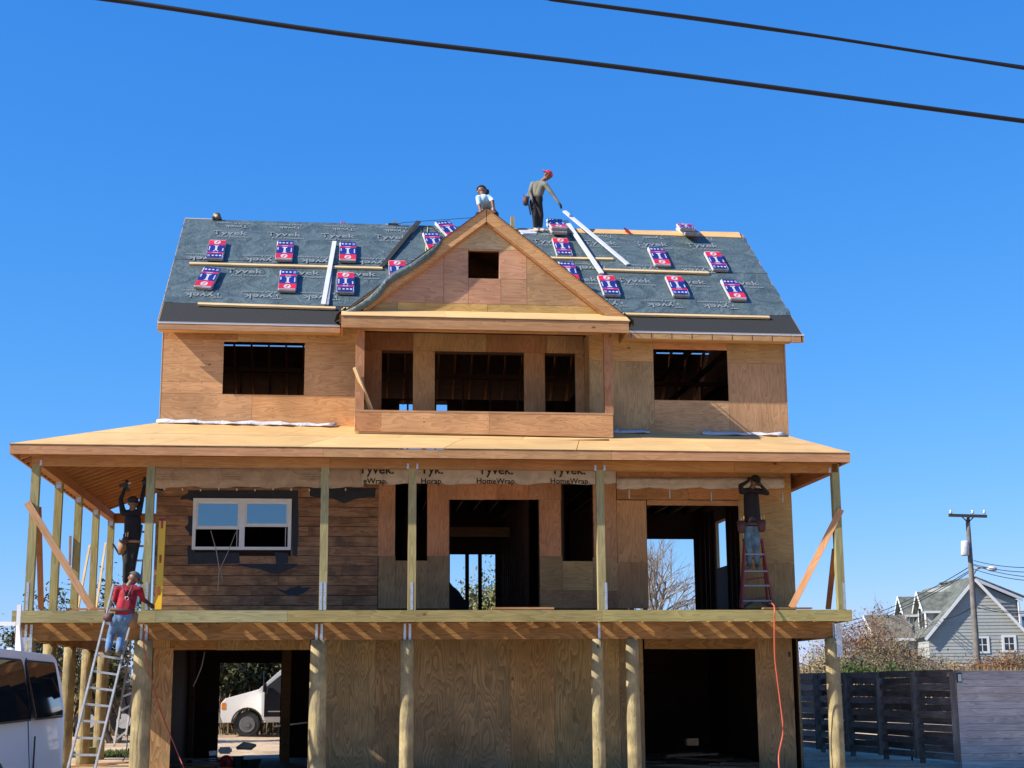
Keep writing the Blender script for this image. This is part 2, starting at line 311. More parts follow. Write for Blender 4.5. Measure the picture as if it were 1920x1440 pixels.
# ------------------------------------------------------------------ ground
def ground_z(x, y):
    t = min(max((y-6)/12, 0), 1); base = .2*t*t*(3-2*t)
    base += .03*math.sin(x*1.3+y*.7)*math.sin(y*1.1-x*.4)*(1 if y > -40 else 0)
    if 11.5 < x and y > 8: base += min((y-8)*.03, 1.2)
    return base
def gmat():
    m_, n, b = new('sandy_ground', .95); L = n.links.new; tc = nd(n, 'ShaderNodeTexCoord')
    n1 = nd(n, 'ShaderNodeTexNoise', Scale=.5, Detail=9.); n1.inputs['Roughness'].default_value = .65; L(tc.outputs['Object'], n1.inputs['Vector'])
    n2 = nd(n, 'ShaderNodeTexNoise', Scale=9., Detail=8.); L(tc.outputs['Object'], n2.inputs['Vector'])
    cr = nd(n, 'ShaderNodeValToRGB'); e = cr.color_ramp.elements; e[0].position = .36; e[0].color = (.26, .18, .11, 1); e[1].position = .62; e[1].color = (.60, .44, .27, 1)
    ad = nd(n, 'ShaderNodeMath', operation='MULTIPLY_ADD'); L(n2.outputs[0], ad.inputs[0]); ad.inputs[1].default_value = .35; L(n1.outputs[0], ad.inputs[2])
    sb = nd(n, 'ShaderNodeMath', operation='SUBTRACT'); L(ad.outputs[0], sb.inputs[0]); sb.inputs[1].default_value = .17
    L(sb.outputs[0], cr.inputs[0])
    # dry meadow beyond the yard
    sx = nd(n, 'ShaderNodeSeparateXYZ'); L(tc.outputs['Object'], sx.inputs[0]); f = nd(n, 'ShaderNodeMapRange'); f.inputs[1].default_value = 22; f.inputs[2].default_value = 32; L(sx.outputs[1], f.inputs[0])
    mx = nd(n, 'ShaderNodeMix', data_type='RGBA'); L(f.outputs[0], mx.inputs[0]); L(cr.outputs[0], mx.inputs[6]); mx.inputs[7].default_value = (.16, .13, .06, 1); L(mx.outputs[2], b.inputs['Base Color'])
    bp = nd(n, 'ShaderNodeBump', Strength=.6, Distance=.06); L(ad.outputs[0], bp.inputs['Height']); L(bp.outputs[0], b.inputs['Normal'])
    return m_
def breaks(a, b, s): 
    n = max(1, int((b-a)/s)); return [a+(b-a)*i/n for i in range(n)]
xs = [-900, -400, -150, -60]+breaks(-30, 60, .8)+[60, 100, 200, 500, 900]
ys = [-400, -150, -60]+breaks(-30, 40, .8)+[40, 60, 100, 200, 500, 1500]
gv = [(x, y, ground_z(x, y)) for y in ys for x in xs]; nx = len(xs)
gf = [(j*nx+i, j*nx+i+1, (j+1)*nx+i+1, (j+1)*nx+i) for j in range(len(ys)-1) for i in range(nx-1)]
link('ground', mesh('ground', gv, gf, True), None, gmat(), kind='structure')

# ================================================================== THE HOUSE
H = thing('unfinished_house', (-.4, 2, 0), 'unfinished two-storey plywood-sheathed beach house raised on round piles, with a wrap-around porch frame', 'house')
XL, XR, YW, YB = -6.60, 5.80, 2.0, 9.3
DZ = 2.95                                 # deck surface
TH = .016
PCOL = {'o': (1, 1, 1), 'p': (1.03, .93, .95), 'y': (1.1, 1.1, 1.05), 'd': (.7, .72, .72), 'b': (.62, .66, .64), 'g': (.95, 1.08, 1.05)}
def panel(u0, v0, u1, v1, y, mat, c='o', name='plywood_panel', pr=0, gap=.004):
    x0, x1, z0, z1 = rect(u0, v0, u1, v1, y)
    pr += random.uniform(0, .004)
    return box(name, x0+gap/2, x1-gap/2, y-pr, y-pr+TH, z0+gap/2, z1-gap/2, mat, H, tint(.06, PCOL[c] if isinstance(c, str) else c))

# --- upper storey front, left of the balcony
XB0, XB1 = -2.80, 1.78                    # opening of the recessed balcony in the main wall
def wpan(x0, x1, z0, z1, mat, c='o', y=YW, name='plywood_panel', th=TH):
    g = .002; pr = random.uniform(0, .004)
    return box(name, x0+g, x1-g, y-pr, y-pr+th, z0+g, z1-g, mat, H, tint(.06, PCOL[c] if isinstance(c, str) else c))
ZE = 8.56                                 # wall top hidden behind eave
W1 = (-5.43, -3.87, 7.19, 8.23); W2 = (3.07, 4.59, 7.20, 8.24)
wpan(XL, -5.17, 8.27, ZE, PLY_H, (.78, .68, .64)); wpan(-5.17, XB0, 8.235, ZE, PLY_H, (.95, 1.0, .9))
wpan(XL, W1[0], 7.42, 8.27, PLY_H, (.97, .97, .95)); wpan(XL, -4.86, 6.45, 7.42-.23, PLY_H, 'o'); wpan(XL, W1[0], 7.19, 7.42, PLY_H, 'o')
wpan(-4.86, XB0, 6.45, 7.19, PLY_H, (1.08, 1.05, .95)); wpan(W1[1], XB0, 7.19, 8.235, PLY_H, (.92, 1.0, .98))
wpan(W1[0], -5.17, 8.23, 8.27, PLY_H)
# --- upper storey front, right
wpan(XB1, 3.07, 7.98, ZE, PLY_H, (.95, 1.03, .9)); wpan(XB1, 3.07, 6.45, 7.98, PLY_V, 'g')
wpan(3.07, 4.59, 8.24, ZE, PLY_H, (1.0, .85, .78)); wpan(4.59, XR-.03, 7.98, ZE, PLY_H, (.78, .85, .75)); wpan(4.59, XR-.03, 6.45, 7.98, PLY_V, (1.05, .98, .95))
wpan(3.07, 4.59, 6.45, 7.2, PLY_RED, (1.0, 1.12, .95))
box('corner_board', XR-.03, XR, YW-.012, YW+.03, 6.4, ZE, BOARD, H, (.95, .95, .9)); box('corner_board', XL-.012, XL, YW-.006, YW+.03, 6.45, ZE, BOARD_PALE, H)
# --- side walls and back wall (with their openings)
def wall_x(x0, x1, y0, y1, z0, z1, mat=INNER): box('plywood_panel', x0, x1, y0, y1, z0, z1, mat, H, tint(.05))
for xa, xb in ((XL-.0, XL+.016), ):
    for ya, yb in ((YW+.03, 4.44), (4.44, 6.88), (6.88, YB)):
        wall_x(xa, xb, ya, yb, 6.45, 8.5, PLY_V); wall_x(xa, xb, ya, yb, DZ, 6.45, PLY_V); wall_x(xa+.018, xb+.006, ya, yb, DZ, 8.45, INNER)
for (ya, yb, za, zb) in ((YW+.03, 4.4, 6.3, 8.5), (4.4, 6.84, 6.3, 8.5), (6.84, YB, 6.3, 8.5), (YW+.03, 4.4, DZ, 6.3), (4.4, 6.98, DZ, 6.3), (6.98, 8.1, DZ, 4.32), (6.98, 8.1, 5.42, 6.3), (8.1, YB, DZ, 6.3)):
    wall_x(XR-.016, XR, ya, yb, za, zb, PLY_V); wall_x(XR-.022, XR-.018, ya, yb, za, zb, INNER)  # thin inner sheet is a dark liner with room shade in its colour
def gable_end(x):
    slab('plywood_panel', [(x, YW, 8.5), (x, RY, RZ-.1), (x, YB+.1, 8.6)], .016, PLY_V, H)
gable_end(XL+.016); gable_end(XR-.002)
def bw(x0, x1, z0, z1): box('plywood_panel', x0, x1, YB, YB+.016, z0, z1, INNER, H, tint(.05))  # back wall wears the wood colour darkened for interior shade
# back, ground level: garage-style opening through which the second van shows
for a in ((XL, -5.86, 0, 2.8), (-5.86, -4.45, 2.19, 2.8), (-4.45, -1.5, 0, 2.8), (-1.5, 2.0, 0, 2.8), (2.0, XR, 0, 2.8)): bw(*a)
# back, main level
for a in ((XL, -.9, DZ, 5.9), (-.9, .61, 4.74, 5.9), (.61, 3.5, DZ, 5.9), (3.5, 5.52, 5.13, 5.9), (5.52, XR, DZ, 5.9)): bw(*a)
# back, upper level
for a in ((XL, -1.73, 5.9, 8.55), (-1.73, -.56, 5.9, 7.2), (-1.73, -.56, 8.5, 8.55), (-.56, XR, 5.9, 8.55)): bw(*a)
# --- floors and interior framing
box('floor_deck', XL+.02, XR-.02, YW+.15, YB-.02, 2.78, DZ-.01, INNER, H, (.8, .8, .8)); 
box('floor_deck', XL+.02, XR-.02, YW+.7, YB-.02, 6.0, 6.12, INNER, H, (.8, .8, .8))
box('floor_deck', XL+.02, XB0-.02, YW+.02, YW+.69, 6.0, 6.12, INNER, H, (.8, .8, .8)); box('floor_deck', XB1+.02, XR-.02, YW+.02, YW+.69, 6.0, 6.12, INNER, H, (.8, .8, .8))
for i in range(31):
    x = XL+.12+i*.406
    box('floor_joist', x-.019, x+.019, YW+.2, YB-.05, 5.72, 5.99, INNER, H)
def stud(x, y, z0, z1, dx=.038, dy=.09, m_=INNER): box('stud', x-dx/2, x+dx/2, y-dy/2, y+dy/2, z0, z1, m_, H)
for x in np.arange(XL+.1, XR, .406):
    z = float(x)
    stud(z, YB-.06, 6.13, 8.5) if not (-1.75 < x < -.5) else None
    if not (-1.35 < x < .65 or 3.4 < x < 5.6): stud(z, YB-.06, DZ, 5.7)
for x in (-.075, .237): stud(x, YB-.05, DZ, 4.74, .09, .08)
for y in np.arange(YW+.3, YB, .406):
    y = float(y)
    stud(XL+.08, y, 6.13, 8.5, .09, .038); stud(XR-.075, y, 6.13, 8.5, .09, .038)
    stud(XL+.08, y, DZ, 5.7, .09, .038)
    if not 6.98 < y < 8.1: stud(XR-.075, y, DZ, 5.7, .09, .038)
for x0, x1, y in ((-5.9, -3.0, 5.2), (-2.3, 1.6, 5.6), (2.6, 5.6, 6.0)):      # upper partitions
    box('wall_plate', x0, x1, y-.05, y+.05, 8.3, 8.4, INNER, H)
    for x in np.arange(x0, x1, .61): stud(float(x), y, 6.13, 8.3)
for y0, y1, x in ((4.2, 9.0, .75), (3.2, 6.2, 1.35), (4.5, 9.0, -1.6), (2.3, 8.8, 2.45)):    # main-level partitions
    box('wall_plate', x-.05, x+.05, y0, y1, 5.55, 5.64, INNER, H)
    for y in np.arange(y0, y1, .406): stud(x, float(y), DZ, 5.55, .09, .038)
for (xa, xb) in ((-1.0, .7),): box('header_beam', xa, xb, 6.9, 7.0, 4.95, 5.15, BOARD, H, (.5, .45, .4))
# dark insulation heap seen against the sky in the middle doorway
heap = []; 
for i in range(13):
    t = i/12; heap.append((-1.0+.92*t, DZ+.02+1.18*math.sqrt(max(0, 1-t**2.2))*(1-.25*t)+.03*math.sin(i*2.7)))
prism('tarp_heap', [(-1.0, DZ)]+heap+[(-.06, DZ)], 7.6, 8.5, BLACKP, H, (1, 1, 1))
# --- recessed balcony
YBK = 2.6
BO = [(-2.35, -1.72), (-1.285, .525), (.95, 1.575)]; BT = 8.25
box('plywood_panel', XB0, XB0+.016, YW, YBK, 6.45, ZE, PLY_V, H, PCOL['p']); box('plywood_panel', XB1-.016, XB1, YW, YBK, 6.45, ZE, PLY_V, H, PCOL['y'])
xx = [XB0+.02, BO[0][0], BO[0][1], BO[1][0], BO[1][1], BO[2][0], BO[2][1], XB1-.02]
for i, c in ((0, (.62, .48, .44)), (2, (1, 1, .95)), (4, (.95, .85, .8)), (6, (1, 1, .98))):
    box('plywood_panel', xx[i], xx[i+1], YBK, YBK+TH, 6.35, BT, PLY_V, H, c)
for x0, x1, c in ((XB0+.02, -1.72, (.6, .45, .4)), (-1.72, -.47, (1.05, 1.05, .95)), (-.47, -.25, (1.1, 1.15, 1.05)), (-.25, 1.0, (.85, .68, .62)), (1.0, XB1-.02, (1.0, .98, .95))):
    box('plywood_panel', x0+.002, x1-.002, YBK, YBK+TH, BT+.004, 8.62, PLY_V, H, c)
for a, b in BO:
    box('window_buck', a, b, YBK+.02, YBK+.12, BT-.04, BT, INNER, H); box('window_buck', a-.03, a, YBK+.02, YBK+.12, 6.4, BT, INNER, H); box('window_buck', b, b+.03, YBK+.02, YBK+.12, 6.4, BT, INNER, H)
box('balcony_floor', -2.87, 2.05, 1.12, YBK+.1, 6.30, 6.36, PLY_PALE, H)
YP = 1.1
PB = [(-2.885, 6.345), (2.055, 6.275)]
def par_z(x): return 6.345+(x+2.885)/(4.94)*(-.07)
for x0, x1, c in ((-2.885, -2.39, (.85, .75, .7)), (-2.39, -.34, (1.02, 1.02, 1)), (-.34, 2.055, (1, .98, .95))):
    prism('parapet_panel', [(x0+.002, par_z(x0)), (x1-.002, par_z(x1)), (x1-.002, 6.71), (x0+.002, 6.71)], YP-.016, YP, PLY_H, H, c)
box('parapet_cap', -2.885, 2.06, YP-.02, YP+.12, 6.712, 6.75, BOARD, H, (1, .95, .9))
for x0, x1 in ((-2.884, -2.868), (2.039, 2.055)): box('parapet_panel', x0, x1, YP+.003, YW-.006, 6.4, 6.71, PLY_H, H, (.9, .9, .9))
for x0, x1 in ((-2.885, -2.72), (1.91, 2.07)):
    box('porch_post', x0, x1, YP+.0, YP+.16, 6.752, 8.32, PLY_V, H, (1.02, .82, .8))
# --- small roof over the balcony, its fascia, rafters and beam
box('header_beam', -2.885, 2.10, YP+.005, YP+.15, 8.322, 8.50, BOARD, H, (.98, .9, .75))
GX0, GX1, YF = -3.168, 2.32, .65
box('fascia', GX0, GX1, YF, YF+.038, 8.245, 8.455, BOARD, H, (.93, .85, .72))
slab('plywood_panel', [(GX0, YF-.02, 8.475), (-1.2, YF-.02, 8.475), (-1.2, YP+.02, 8.72), (GX0, YP+.02, 8.72)], .014, PLY_PALE, H, (1, 1, 1))
slab('plywood_panel', [(-1.196, YF-.02, 8.475), (1.3, YF-.02, 8.475), (1.3, YP+.02, 8.72), (-1.196, YP+.02, 8.72)], .014, PLY_PALE, H, (1.03, 1.03, 1))
slab('plywood_panel', [(1.304, YF-.02, 8.475), (GX1+.02, YF-.02, 8.475), (GX1+.02, YP+.02, 8.72), (1.304, YP+.02, 8.72)], .014, PLY_PALE, H, (.97, 1, 1))
for i in range(10):
    x = GX0+.06+i*.595
    if x > GX1: x = GX1-.05
    beam('rafter_tail', (x, YF+.042, 8.345), (x, YP-.005, 8.40), .038, .14, BOARD, H, color=(.85, .7, .6))
# underside closing between fascia and beam stays open; end blocks
box('fascia', GX0, GX0+.03, YF+.04, YW-.42, 8.245, 8.455, BOARD, H, (.9, .78, .65)); box('fascia', GX1-.03, GX1, YF+.04, YW-.42, 8.245, 8.455, BOARD, H, (.9, .8, .66))
# --- gable
GP = on(911, 405, YP); GSL = .785
AX, AZ_ = -.39, 10.60
def gz(x): return AZ_-GSL*abs(x-AX)
GB = 8.69
def gpoly(x0, x1, z0, z1):
    """part of the gable triangle between x0..x1 and z0..z1 (clipped under the rakes)"""
    g = .003
    x0 += g; x1 -= g; z0 += g; z1 -= g; P = [(x0, z0), (x1, z0), (x1, z1), (x0, z1)]
    for s in (1, -1):                    # keep z <= AZ_ - s*GSL*(x-AX)
        f = lambda p: AZ_-s*GSL*(p[0]-AX)-p[1]
        Q = []
        for i in range(len(P)):
            a, b = P[i], P[(i+1)%len(P)]; fa, fb = f(a), f(b)
            if fa >= 0: Q.append(a)
            if fa*fb < 0: t = fa/(fa-fb); Q.append((a[0]+(b[0]-a[0])*t, a[1]+(b[1]-a[1])*t))
        P = Q
    return P
GW = (-.734, -.13, 9.38, 9.935)
for x0, x1, z0, z1, c, m_ in ((-3, 3, 9.965, 12, (.92, 1.25, 1.45), PLY_H), (-3, -1.21, 8.865, 9.965, (.92, .95, .98), PLY_RED), (-1.21, GW[0], 8.865, 9.965, (1.02, 1.05, 1.05), PLY_RED),
        (GW[0], GW[1], GW[3], 9.965, (1, 1, 1), PLY_RED), (GW[0], -.10, 8.865, GW[2], (1, .95, .95), PLY_RED), (GW[1], .41, GW[2], 9.965, (1.08, 1.05, 1.05), PLY_RED), (-.10, .41, 8.865, GW[2], (1.0, 1.02, .95), PLY_RED),
        (.41, 3, 8.865, 9.965, (.95, 1.05, .9), PLY_RED), (-3.2, -2.1, 8.6, 8.865, (.62, .8, .72), PLY_H), (-2.1, -.36, 8.69, 8.865, (.95, 1.1, .8), PLY_H), (-.36, 3, 8.69, 8.865, (.85, 1.0, .75), PLY_H)):
    P = gpoly(x0, x1, z0, z1)
    if len(P) > 2: prism('plywood_panel', P, YP-random.uniform(0, .003), YP+TH, m_, H, c)
for a in ((GW[0]-.02, GW[0]), (GW[1], GW[1]+.02)): box('window_buck', a[0], a[1], YP+.017, YP+.1, GW[2], GW[3], BOARD, H)
box('window_buck', GW[0], GW[1], YP+.017, YP+.1, GW[2]-.03, GW[2], BOARD, H); box('window_buck', GW[0], GW[1], YP+.017, YP+.1, GW[3], GW[3]+.02, BOARD, H, (.5, .4, .4))
# attic floor and back screen so the gable window is dark
box('floor_deck', -3.0, 2.2, YP+.1, 4.2, 8.63, 8.66, INNER, H)
for dx in (-.8, -.2, .5): beam('rafter', (AX+dx, 2.6, 10.45-GSL*abs(dx)), (AX+dx-.9, 2.6, 9.2-.3*abs(dx)), .09, .04, BOARD, H, color=(.55, .4, .35))
# rakes
YG = .96; HB = .205
def rake(s, xe):
    n = Vector((s*GSL, 0, 1)).normalized(); top0 = Vector((AX, YG+.02, 10.745)); 
    te = Vector((xe, YG+.02, 10.745-GSL*abs(xe-AX)))
    low = te-n*HB
    dx = HB*math.sqrt(1+GSL*GSL)
    prism('rake_board', [(AX+s*.006, 10.745), (te.x, te.z), (te.x, te.z-dx), (AX+s*.006, 10.745-dx)] if s > 0 else [(te.x, te.z), (AX+s*.006, 10.745), (AX+s*.006, 10.745-dx), (te.x, te.z-dx)], YG, YG+.038, PLY_H, H, (.98, 1.0, .92))
    prism('rake_trim', [(AX+s*.02, 10.745-dx), (te.x, te.z-dx), (te.x, te.z-dx-.04), (AX+s*.02, 10.745-dx-.04)] if s > 0 else [(te.x, te.z-dx), (AX+s*.02, 10.745-dx), (AX+s*.02, 10.745-dx-.04), (te.x, te.z-dx-.04)], YG+.04, YP-.006, BOARD, H, (1.0, .85, .7))
rake(1, 2.28); rake(-1, -2.75)
yv = 4.34; zt = 10.76
for s, xe in ((1, 2.42), (-1, -3.2)):
    ze = zt-GSL*abs(xe-AX); yb_ = EY+(ze-EZ)/SL
    pts = [(AX, YG-.02, zt), (AX, EY+(zt-EZ)/SL, zt), (xe, max(yb_, YG+.1), ze), (xe, YG-.02, ze)]
    if s > 0: pts = pts[::-1]
    slab('gable_roof_sheet', pts, .02, BOARD, H, (1, .9, .8))
    off = Vector((s*GSL, 0, 1)).normalized()*.012
    slab('underlayment', [Vector(p)+off+Vector((0, -.01 if i in ((0, 3) if s < 0 else (3, 0)) else 0, 0)) for i, p in enumerate(pts)], .008, BLACKM, H, (1, 1, 1))
# loose flap of underlayment hanging over the left rake
FL = [(833, 449), (800, 478), (770, 502), (735, 527), (700, 552), (668, 574), (640, 592), (640, 598), (668, 590), (700, 568), (726, 540), (757, 516), (790, 492), (812, 480), (829, 458)]
UV = [(829, 450), (812, 466), (796, 478), (776, 492), (757, 503), (740, 511), (722, 526), (708, 543), (690, 560), (668, 575), (640, 590)]
LV = [(829, 456), (815, 474), (800, 489), (780, 503), (762, 513), (744, 524), (726, 538), (712, 556), (694, 572), (672, 586), (642, 598)]
vs = []; fs = []
for i, (a, b) in enumerate(zip(UV, LV)):
    pa = on(a[0]-1, a[1]-2, YG-.005); pb = on(b[0], b[1]+1.5*math.sin(i*1.9), YG-.045+.012*math.sin(i*1.7)); pm = pa.lerp(pb, .45)+Vector((-.01, -.055, .02))
    vs += [pa, pm, pb]
for i in range(len(UV)-1):
    for k in (0, 1): fs.append((i*3+k, i*3+k+1, i*3+k+4, i*3+k+3))
fl = link('underlayment_flap', mesh('underlayment_flap', vs, fs, True), H, UNDER, label='loose grey underlayment flap draped over the left rake board')
sd = fl.modifiers.new('s', 'SOLIDIFY'); sd.thickness = .004
# --- main roof
XRL, XRR = -6.66, 6.02
def roof_slab(name, x0, x1, y0, y1, th, mat, off=0, color=None, back=False, xr0=None, xr1=None):
    f = (lambda y: rz(y)) if not back else (lambda y: rz(2*RY-y))
    n = Vector((0, -SL if not back else SL, 1)).normalized()*off
    P = [Vector((x0, y0, f(y0))), Vector((x1, y0, f(y0))), Vector((xr1 if xr1 is not None else x1, y1, f(y1))), Vector((xr0 if xr0 is not None else x0, y1, f(y1)))]
    return slab(name, [p+n for p in P], th, mat, H, color)
GV0, GV1 = -3.15, 2.38
# front slope sheathing in courses (hidden under the sheets but their edges show at rake and eave)
for (y0, y1) in ((1.62, 2.6), (2.6, 3.6), (3.6, 4.6), (4.6, RY)):
    xm = random.uniform(-3, -1); roof_slab('roof_sheathing', XRL, xm, y0, y1-.003, .018, PLY_PALE, 0); roof_slab('roof_sheathing', xm+.003, XRR, y0, y1-.003, .018, PLY_PALE, 0)
for (y0, y1) in ((RY, 6.7), (6.7, 7.7), (7.7, 8.42), (8.455, 9.3), (9.3, 9.8)):
    P = [Vector((XRL, y1, rz(2*RY-y1))), Vector((XRL, y0, rz(2*RY-y0))), Vector((XRR, y0, rz(2*RY-y0))), Vector((XRR, y1, rz(2*RY-y1)))]
    slab('roof_sheathing', P[::-1], .018, INNER, H, (1.2, 1.1, 1))  # back slope darkened too, attic shade painted into the sheathing
for i in range(32):                       # rafters, both slopes
    x = XL+.1+i*.406
    if x > XR: break
    dn = Vector((0, SL, -1)).normalized()*.10
    if not (GV0+.2 < x < GV1-.2 and True): beam('rafter', Vector((x, EY+.08, rz(EY+.08)))+dn, Vector((x, RY-.02, rz(RY-.02)))+dn, .038, .14, BOARD, H, color=(.8, .62, .5))
    else: beam('rafter', Vector((x, 2.75, rz(2.75)))+dn, Vector((x, RY-.02, rz(RY-.02)))+dn, .038, .14, INNER, H)
    dn = Vector((0, -SL, -1)).normalized()*.10
    beam('rafter', Vector((x, 9.7, rz(2*RY-9.7)))+dn, Vector((x, RY+.02, rz(RY-.02)))+dn, .038, .14, BOARD, H, color=(.55, .36, .25))
    if -6.6 < x < -2.9 or x > 1.9: box('ceiling_joist', x+.04, x+.078, 2.1, YB-.1, 8.42, 8.56, INNER, H) if int(i) % 2 == 0 and x > 1.9 else None
box('ridge_board', XRL+.05, XRR-.1, RY-.019, RY+.019, RZ-.3, RZ-.03, BOARD, H)
# eaves: fascia with rafter tails showing below
for x0, x1 in ((XRL, GX0-.02), (GX1+.04, 5.82)):
    z0 = 8.355 if x0 < 0 else 8.352
    box('fascia', x0, x1, EY, EY+.036, 8.36, 8.492, BOARD, H, (1.0, .93, .86) if x0 < 0 else (.95, .95, .8))
    box('drip_edge', x0, x1, EY-.008, EY+.0, 8.478, 8.512, METALW, H, (1, 1, 1))
    beam('soffit_lip', (x0, EY+.1, 8.352), (x1, EY+.1, 8.352), .19, .012, PLY_PALE, H, color=(.95, .8, .65))
box('fascia', 5.824, 6.08, EY, EY+.036, 8.345, 8.492, BOARD, H, (.95, .88, .78)); box('drip_edge', 5.824, 6.08, EY-.008, EY, 8.478, 8.512, METALW, H, (1, 1, 1))
for i in range(9):
    x = 2.55+i*.41; 
    if x < 5.7: box('blocking_joint', x-.006, x+.006, EY-.003, EY+.002, 8.37, 8.48, INNER, H)
# rake boards of the main roof ends
for x0, x1, c in ((XRL-.008, XRL, (1.2, 1.25, 1.25)), (6.02, 6.045, (.75, .6, .5))):
    for a, b in ((EY, RY),):
        vs_ = [(x0, a, rz(a)-.17), (x0, b, rz(b)-.17), (x0, b, rz(b)+.012), (x0, a, rz(a)+.012)]; vs_ += [(x1, p[1], p[2]) for p in vs_]
        link('rake_board', mesh('rake', vs_, [(0, 3, 2, 1), (4, 5, 6, 7), (0, 1, 5, 4), (1, 2, 6, 5), (2, 3, 7, 6), (3, 0, 4, 7)]), H, BOARD, color=c)
slab('soffit_panel', [(XR, EY+.04, 8.35), (6.02, EY+.04, 8.35), (6.02, RY, RZ-.2), (XR, RY, RZ-.2)], .012, PLY_H, H, (.85, .6, .5))
# roofing sheets: black strip at the eave, grey underlayment above
def clip_valley(y):                        # x limits of the cross gable at depth y on the roof plane
    z = rz(y); 
    return AX-(zt-z)/GSL, AX+(zt-z)/GSL
def sheet(name, x0, x1, y0, y1, mat, off, amp=.003, ny=10, side=None, ragged=.0, top=None):
    """a sheet lying on the roof, its inner edge following the valley of the cross gable"""
    vs, fs = [], []; nx_ = max(4, int(abs(x1-x0)/.12)); n = Vector((0, -SL, 1)).normalized()
    for j in range(ny+1):
        y = y0+(y1-y0)*j/ny; a, b = x0, x1; v0, v1 = clip_valley(y)
        if side == 'L': b = min(x1, v0+.0) if y < yv else x1
        if side == 'R': a = max(x0, v1-.0) if y < yv else x0
        if side == 'L': a += ragged*(math.sin(y*9.1)+.6*math.sin(y*23+1))
        if side == 'R': b += ragged*(math.sin(y*8.3)+.6*math.sin(y*21))
        for i in range(nx_+1):
            x = a+(b-a)*i/nx_
            vs.append(Vector((x, y, rz(y)))+n*(off+amp*(math.sin(x*5+y*7)+math.sin(x*2.3-y*11))*.5))
    for j in range(ny):
        for i in range(nx_): a_ = j*(nx_+1)+i; fs.append((a_, a_+1, a_+nx_+2, a_+nx_+1))
    return link(name, mesh(name, vs, fs, True), H, mat)
xm = AX
sheet('membrane_strip', XRL+.02, GV0, EY-.005, 2.29, BLACKM, .010, .0, 6, None); sheet('membrane_strip', GV1, 6.035, EY-.005, 2.29, BLACKM, .010, 0, 6, None)
vx0, vx1 = clip_valley(2.28)
sheet('underlayment', XRL+.004, xm, 2.27, 3.95, UNDER, .016, .004, 20, 'L', .006); sheet('underlayment', xm, 6.045, 2.27, 3.95, UNDER, .016, .004, 20, 'R', .02)
sheet('underlayment', XRL+.004, xm, 3.93, RY-.03, UNDER, .024, .004, 20, 'L', .006); sheet('underlayment', xm, 6.03, 3.93, RY-.17, UNDER, .024, .004, 20, 'R', .02)
slab('ridge_sheathing_strip', [Vector((1.9, RY-.19, rz(RY-.19)))+Vector((0, -.5, .6))*.05, Vector((3.4, RY-.19, rz(RY-.19)))+Vector((0, -.5, .6))*.05, Vector((3.4, RY, RZ))+Vector((0, -.5, .6))*.05, Vector((1.9, RY, RZ))+Vector((0, -.5, .6))*.05], .02, PLY_PALE, H, (1, .92, .8))
slab('ridge_sheathing_strip', [Vector((3.404, RY-.19, rz(RY-.19)))+Vector((0, -.5, .6))*.05, Vector((5.95, RY-.21, rz(RY-.21)))+Vector((0, -.5, .6))*.05, Vector((5.95, RY, RZ+.02))+Vector((0, -.5, .6))*.05, Vector((3.404, RY, RZ))+Vector((0, -.5, .6))*.05], .02, PLY_PALE, H, (1.03, .95, .85))
beam('ridge_trim', (XRL, RY, RZ+.02), (-5.9, RY, RZ+.015), .05, .02, METALW, H)
# black flares where the valleys reach the eave
for s, xe in ((1, 2.42), (-1, -3.2)):
    P = [(xe-s*.12, .96, 8.72), (xe+s*.06, .9, 8.55), (xe+s*.10, 1.2, 8.5), (xe+s*.10, 1.7, 8.60), (xe-s*.1, 1.75, 8.75)]
    slab('valley_flashing', P if s > 0 else P[::-1], .006, BLACKM, H)

# --- lettering printed on sheets
_tc = {}
def text_mesh(s, size):
    k = (s, size)
    if k not in _tc:
        c = bpy.data.curves.new('txt', 'FONT'); c.body = s; c.size = size; c.align_x = 'CENTER'; c.resolution_u = 2; c.offset = size*.012
        o = bpy.data.objects.new('t', c); COL.objects.link(o)
        dg = bpy.context.evaluated_depsgraph_get(); me = bpy.data.meshes.new_from_object(o.evaluated_get(dg))
        bpy.data.objects.remove(o); _tc[k] = me
    return _tc[k]
def lettering(s, size, M, mat, parent=H, name='lettering'):
    me = text_mesh(s, size)
    if not me.materials: me.materials.append(mat)
    return link(name, me, parent, None, M)
def roof_M(x, y, off, flip=False, rot=0):
    Yv = Vector((0, 1, SL)).normalized(); X = Vector((1, 0, 0)); N = X.cross(Yv)
    if flip: X, Yv = -X, -Yv
    M = Matrix.Identity(4); p = Vector((x, y, rz(y)))+N*off
    for i in range(3): M[i][0], M[i][1], M[i][2], M[i][3] = X[i], Yv[i], N[i], p[i]
    return M
for row, (y, fl_, x0) in enumerate(((5.0, False, -5.62), (3.42, False, -6.35), (4.03, True, -6.0), (2.62, True, -5.9), (5.42, True, -5.5))):
    for k in range(12):
        x = x0+k*1.17
        if not -6.3 < x < 5.6: continue
        a, b = clip_valley(y) if y < 4.34 else (9, -9)
        if a-.55 < x < b+.55 and y < 4.34: continue
        off = .031 if y < 3.93 else .038
        lettering('Tyvek', .30 if row < 4 else .2, roof_M(x, y, off, fl_), PRINT)
        lettering('Roof Protector', .115, roof_M(x+(.1 if not fl_ else -.1), y-(.12 if not fl_ else -.12), off, fl_), PRINT)

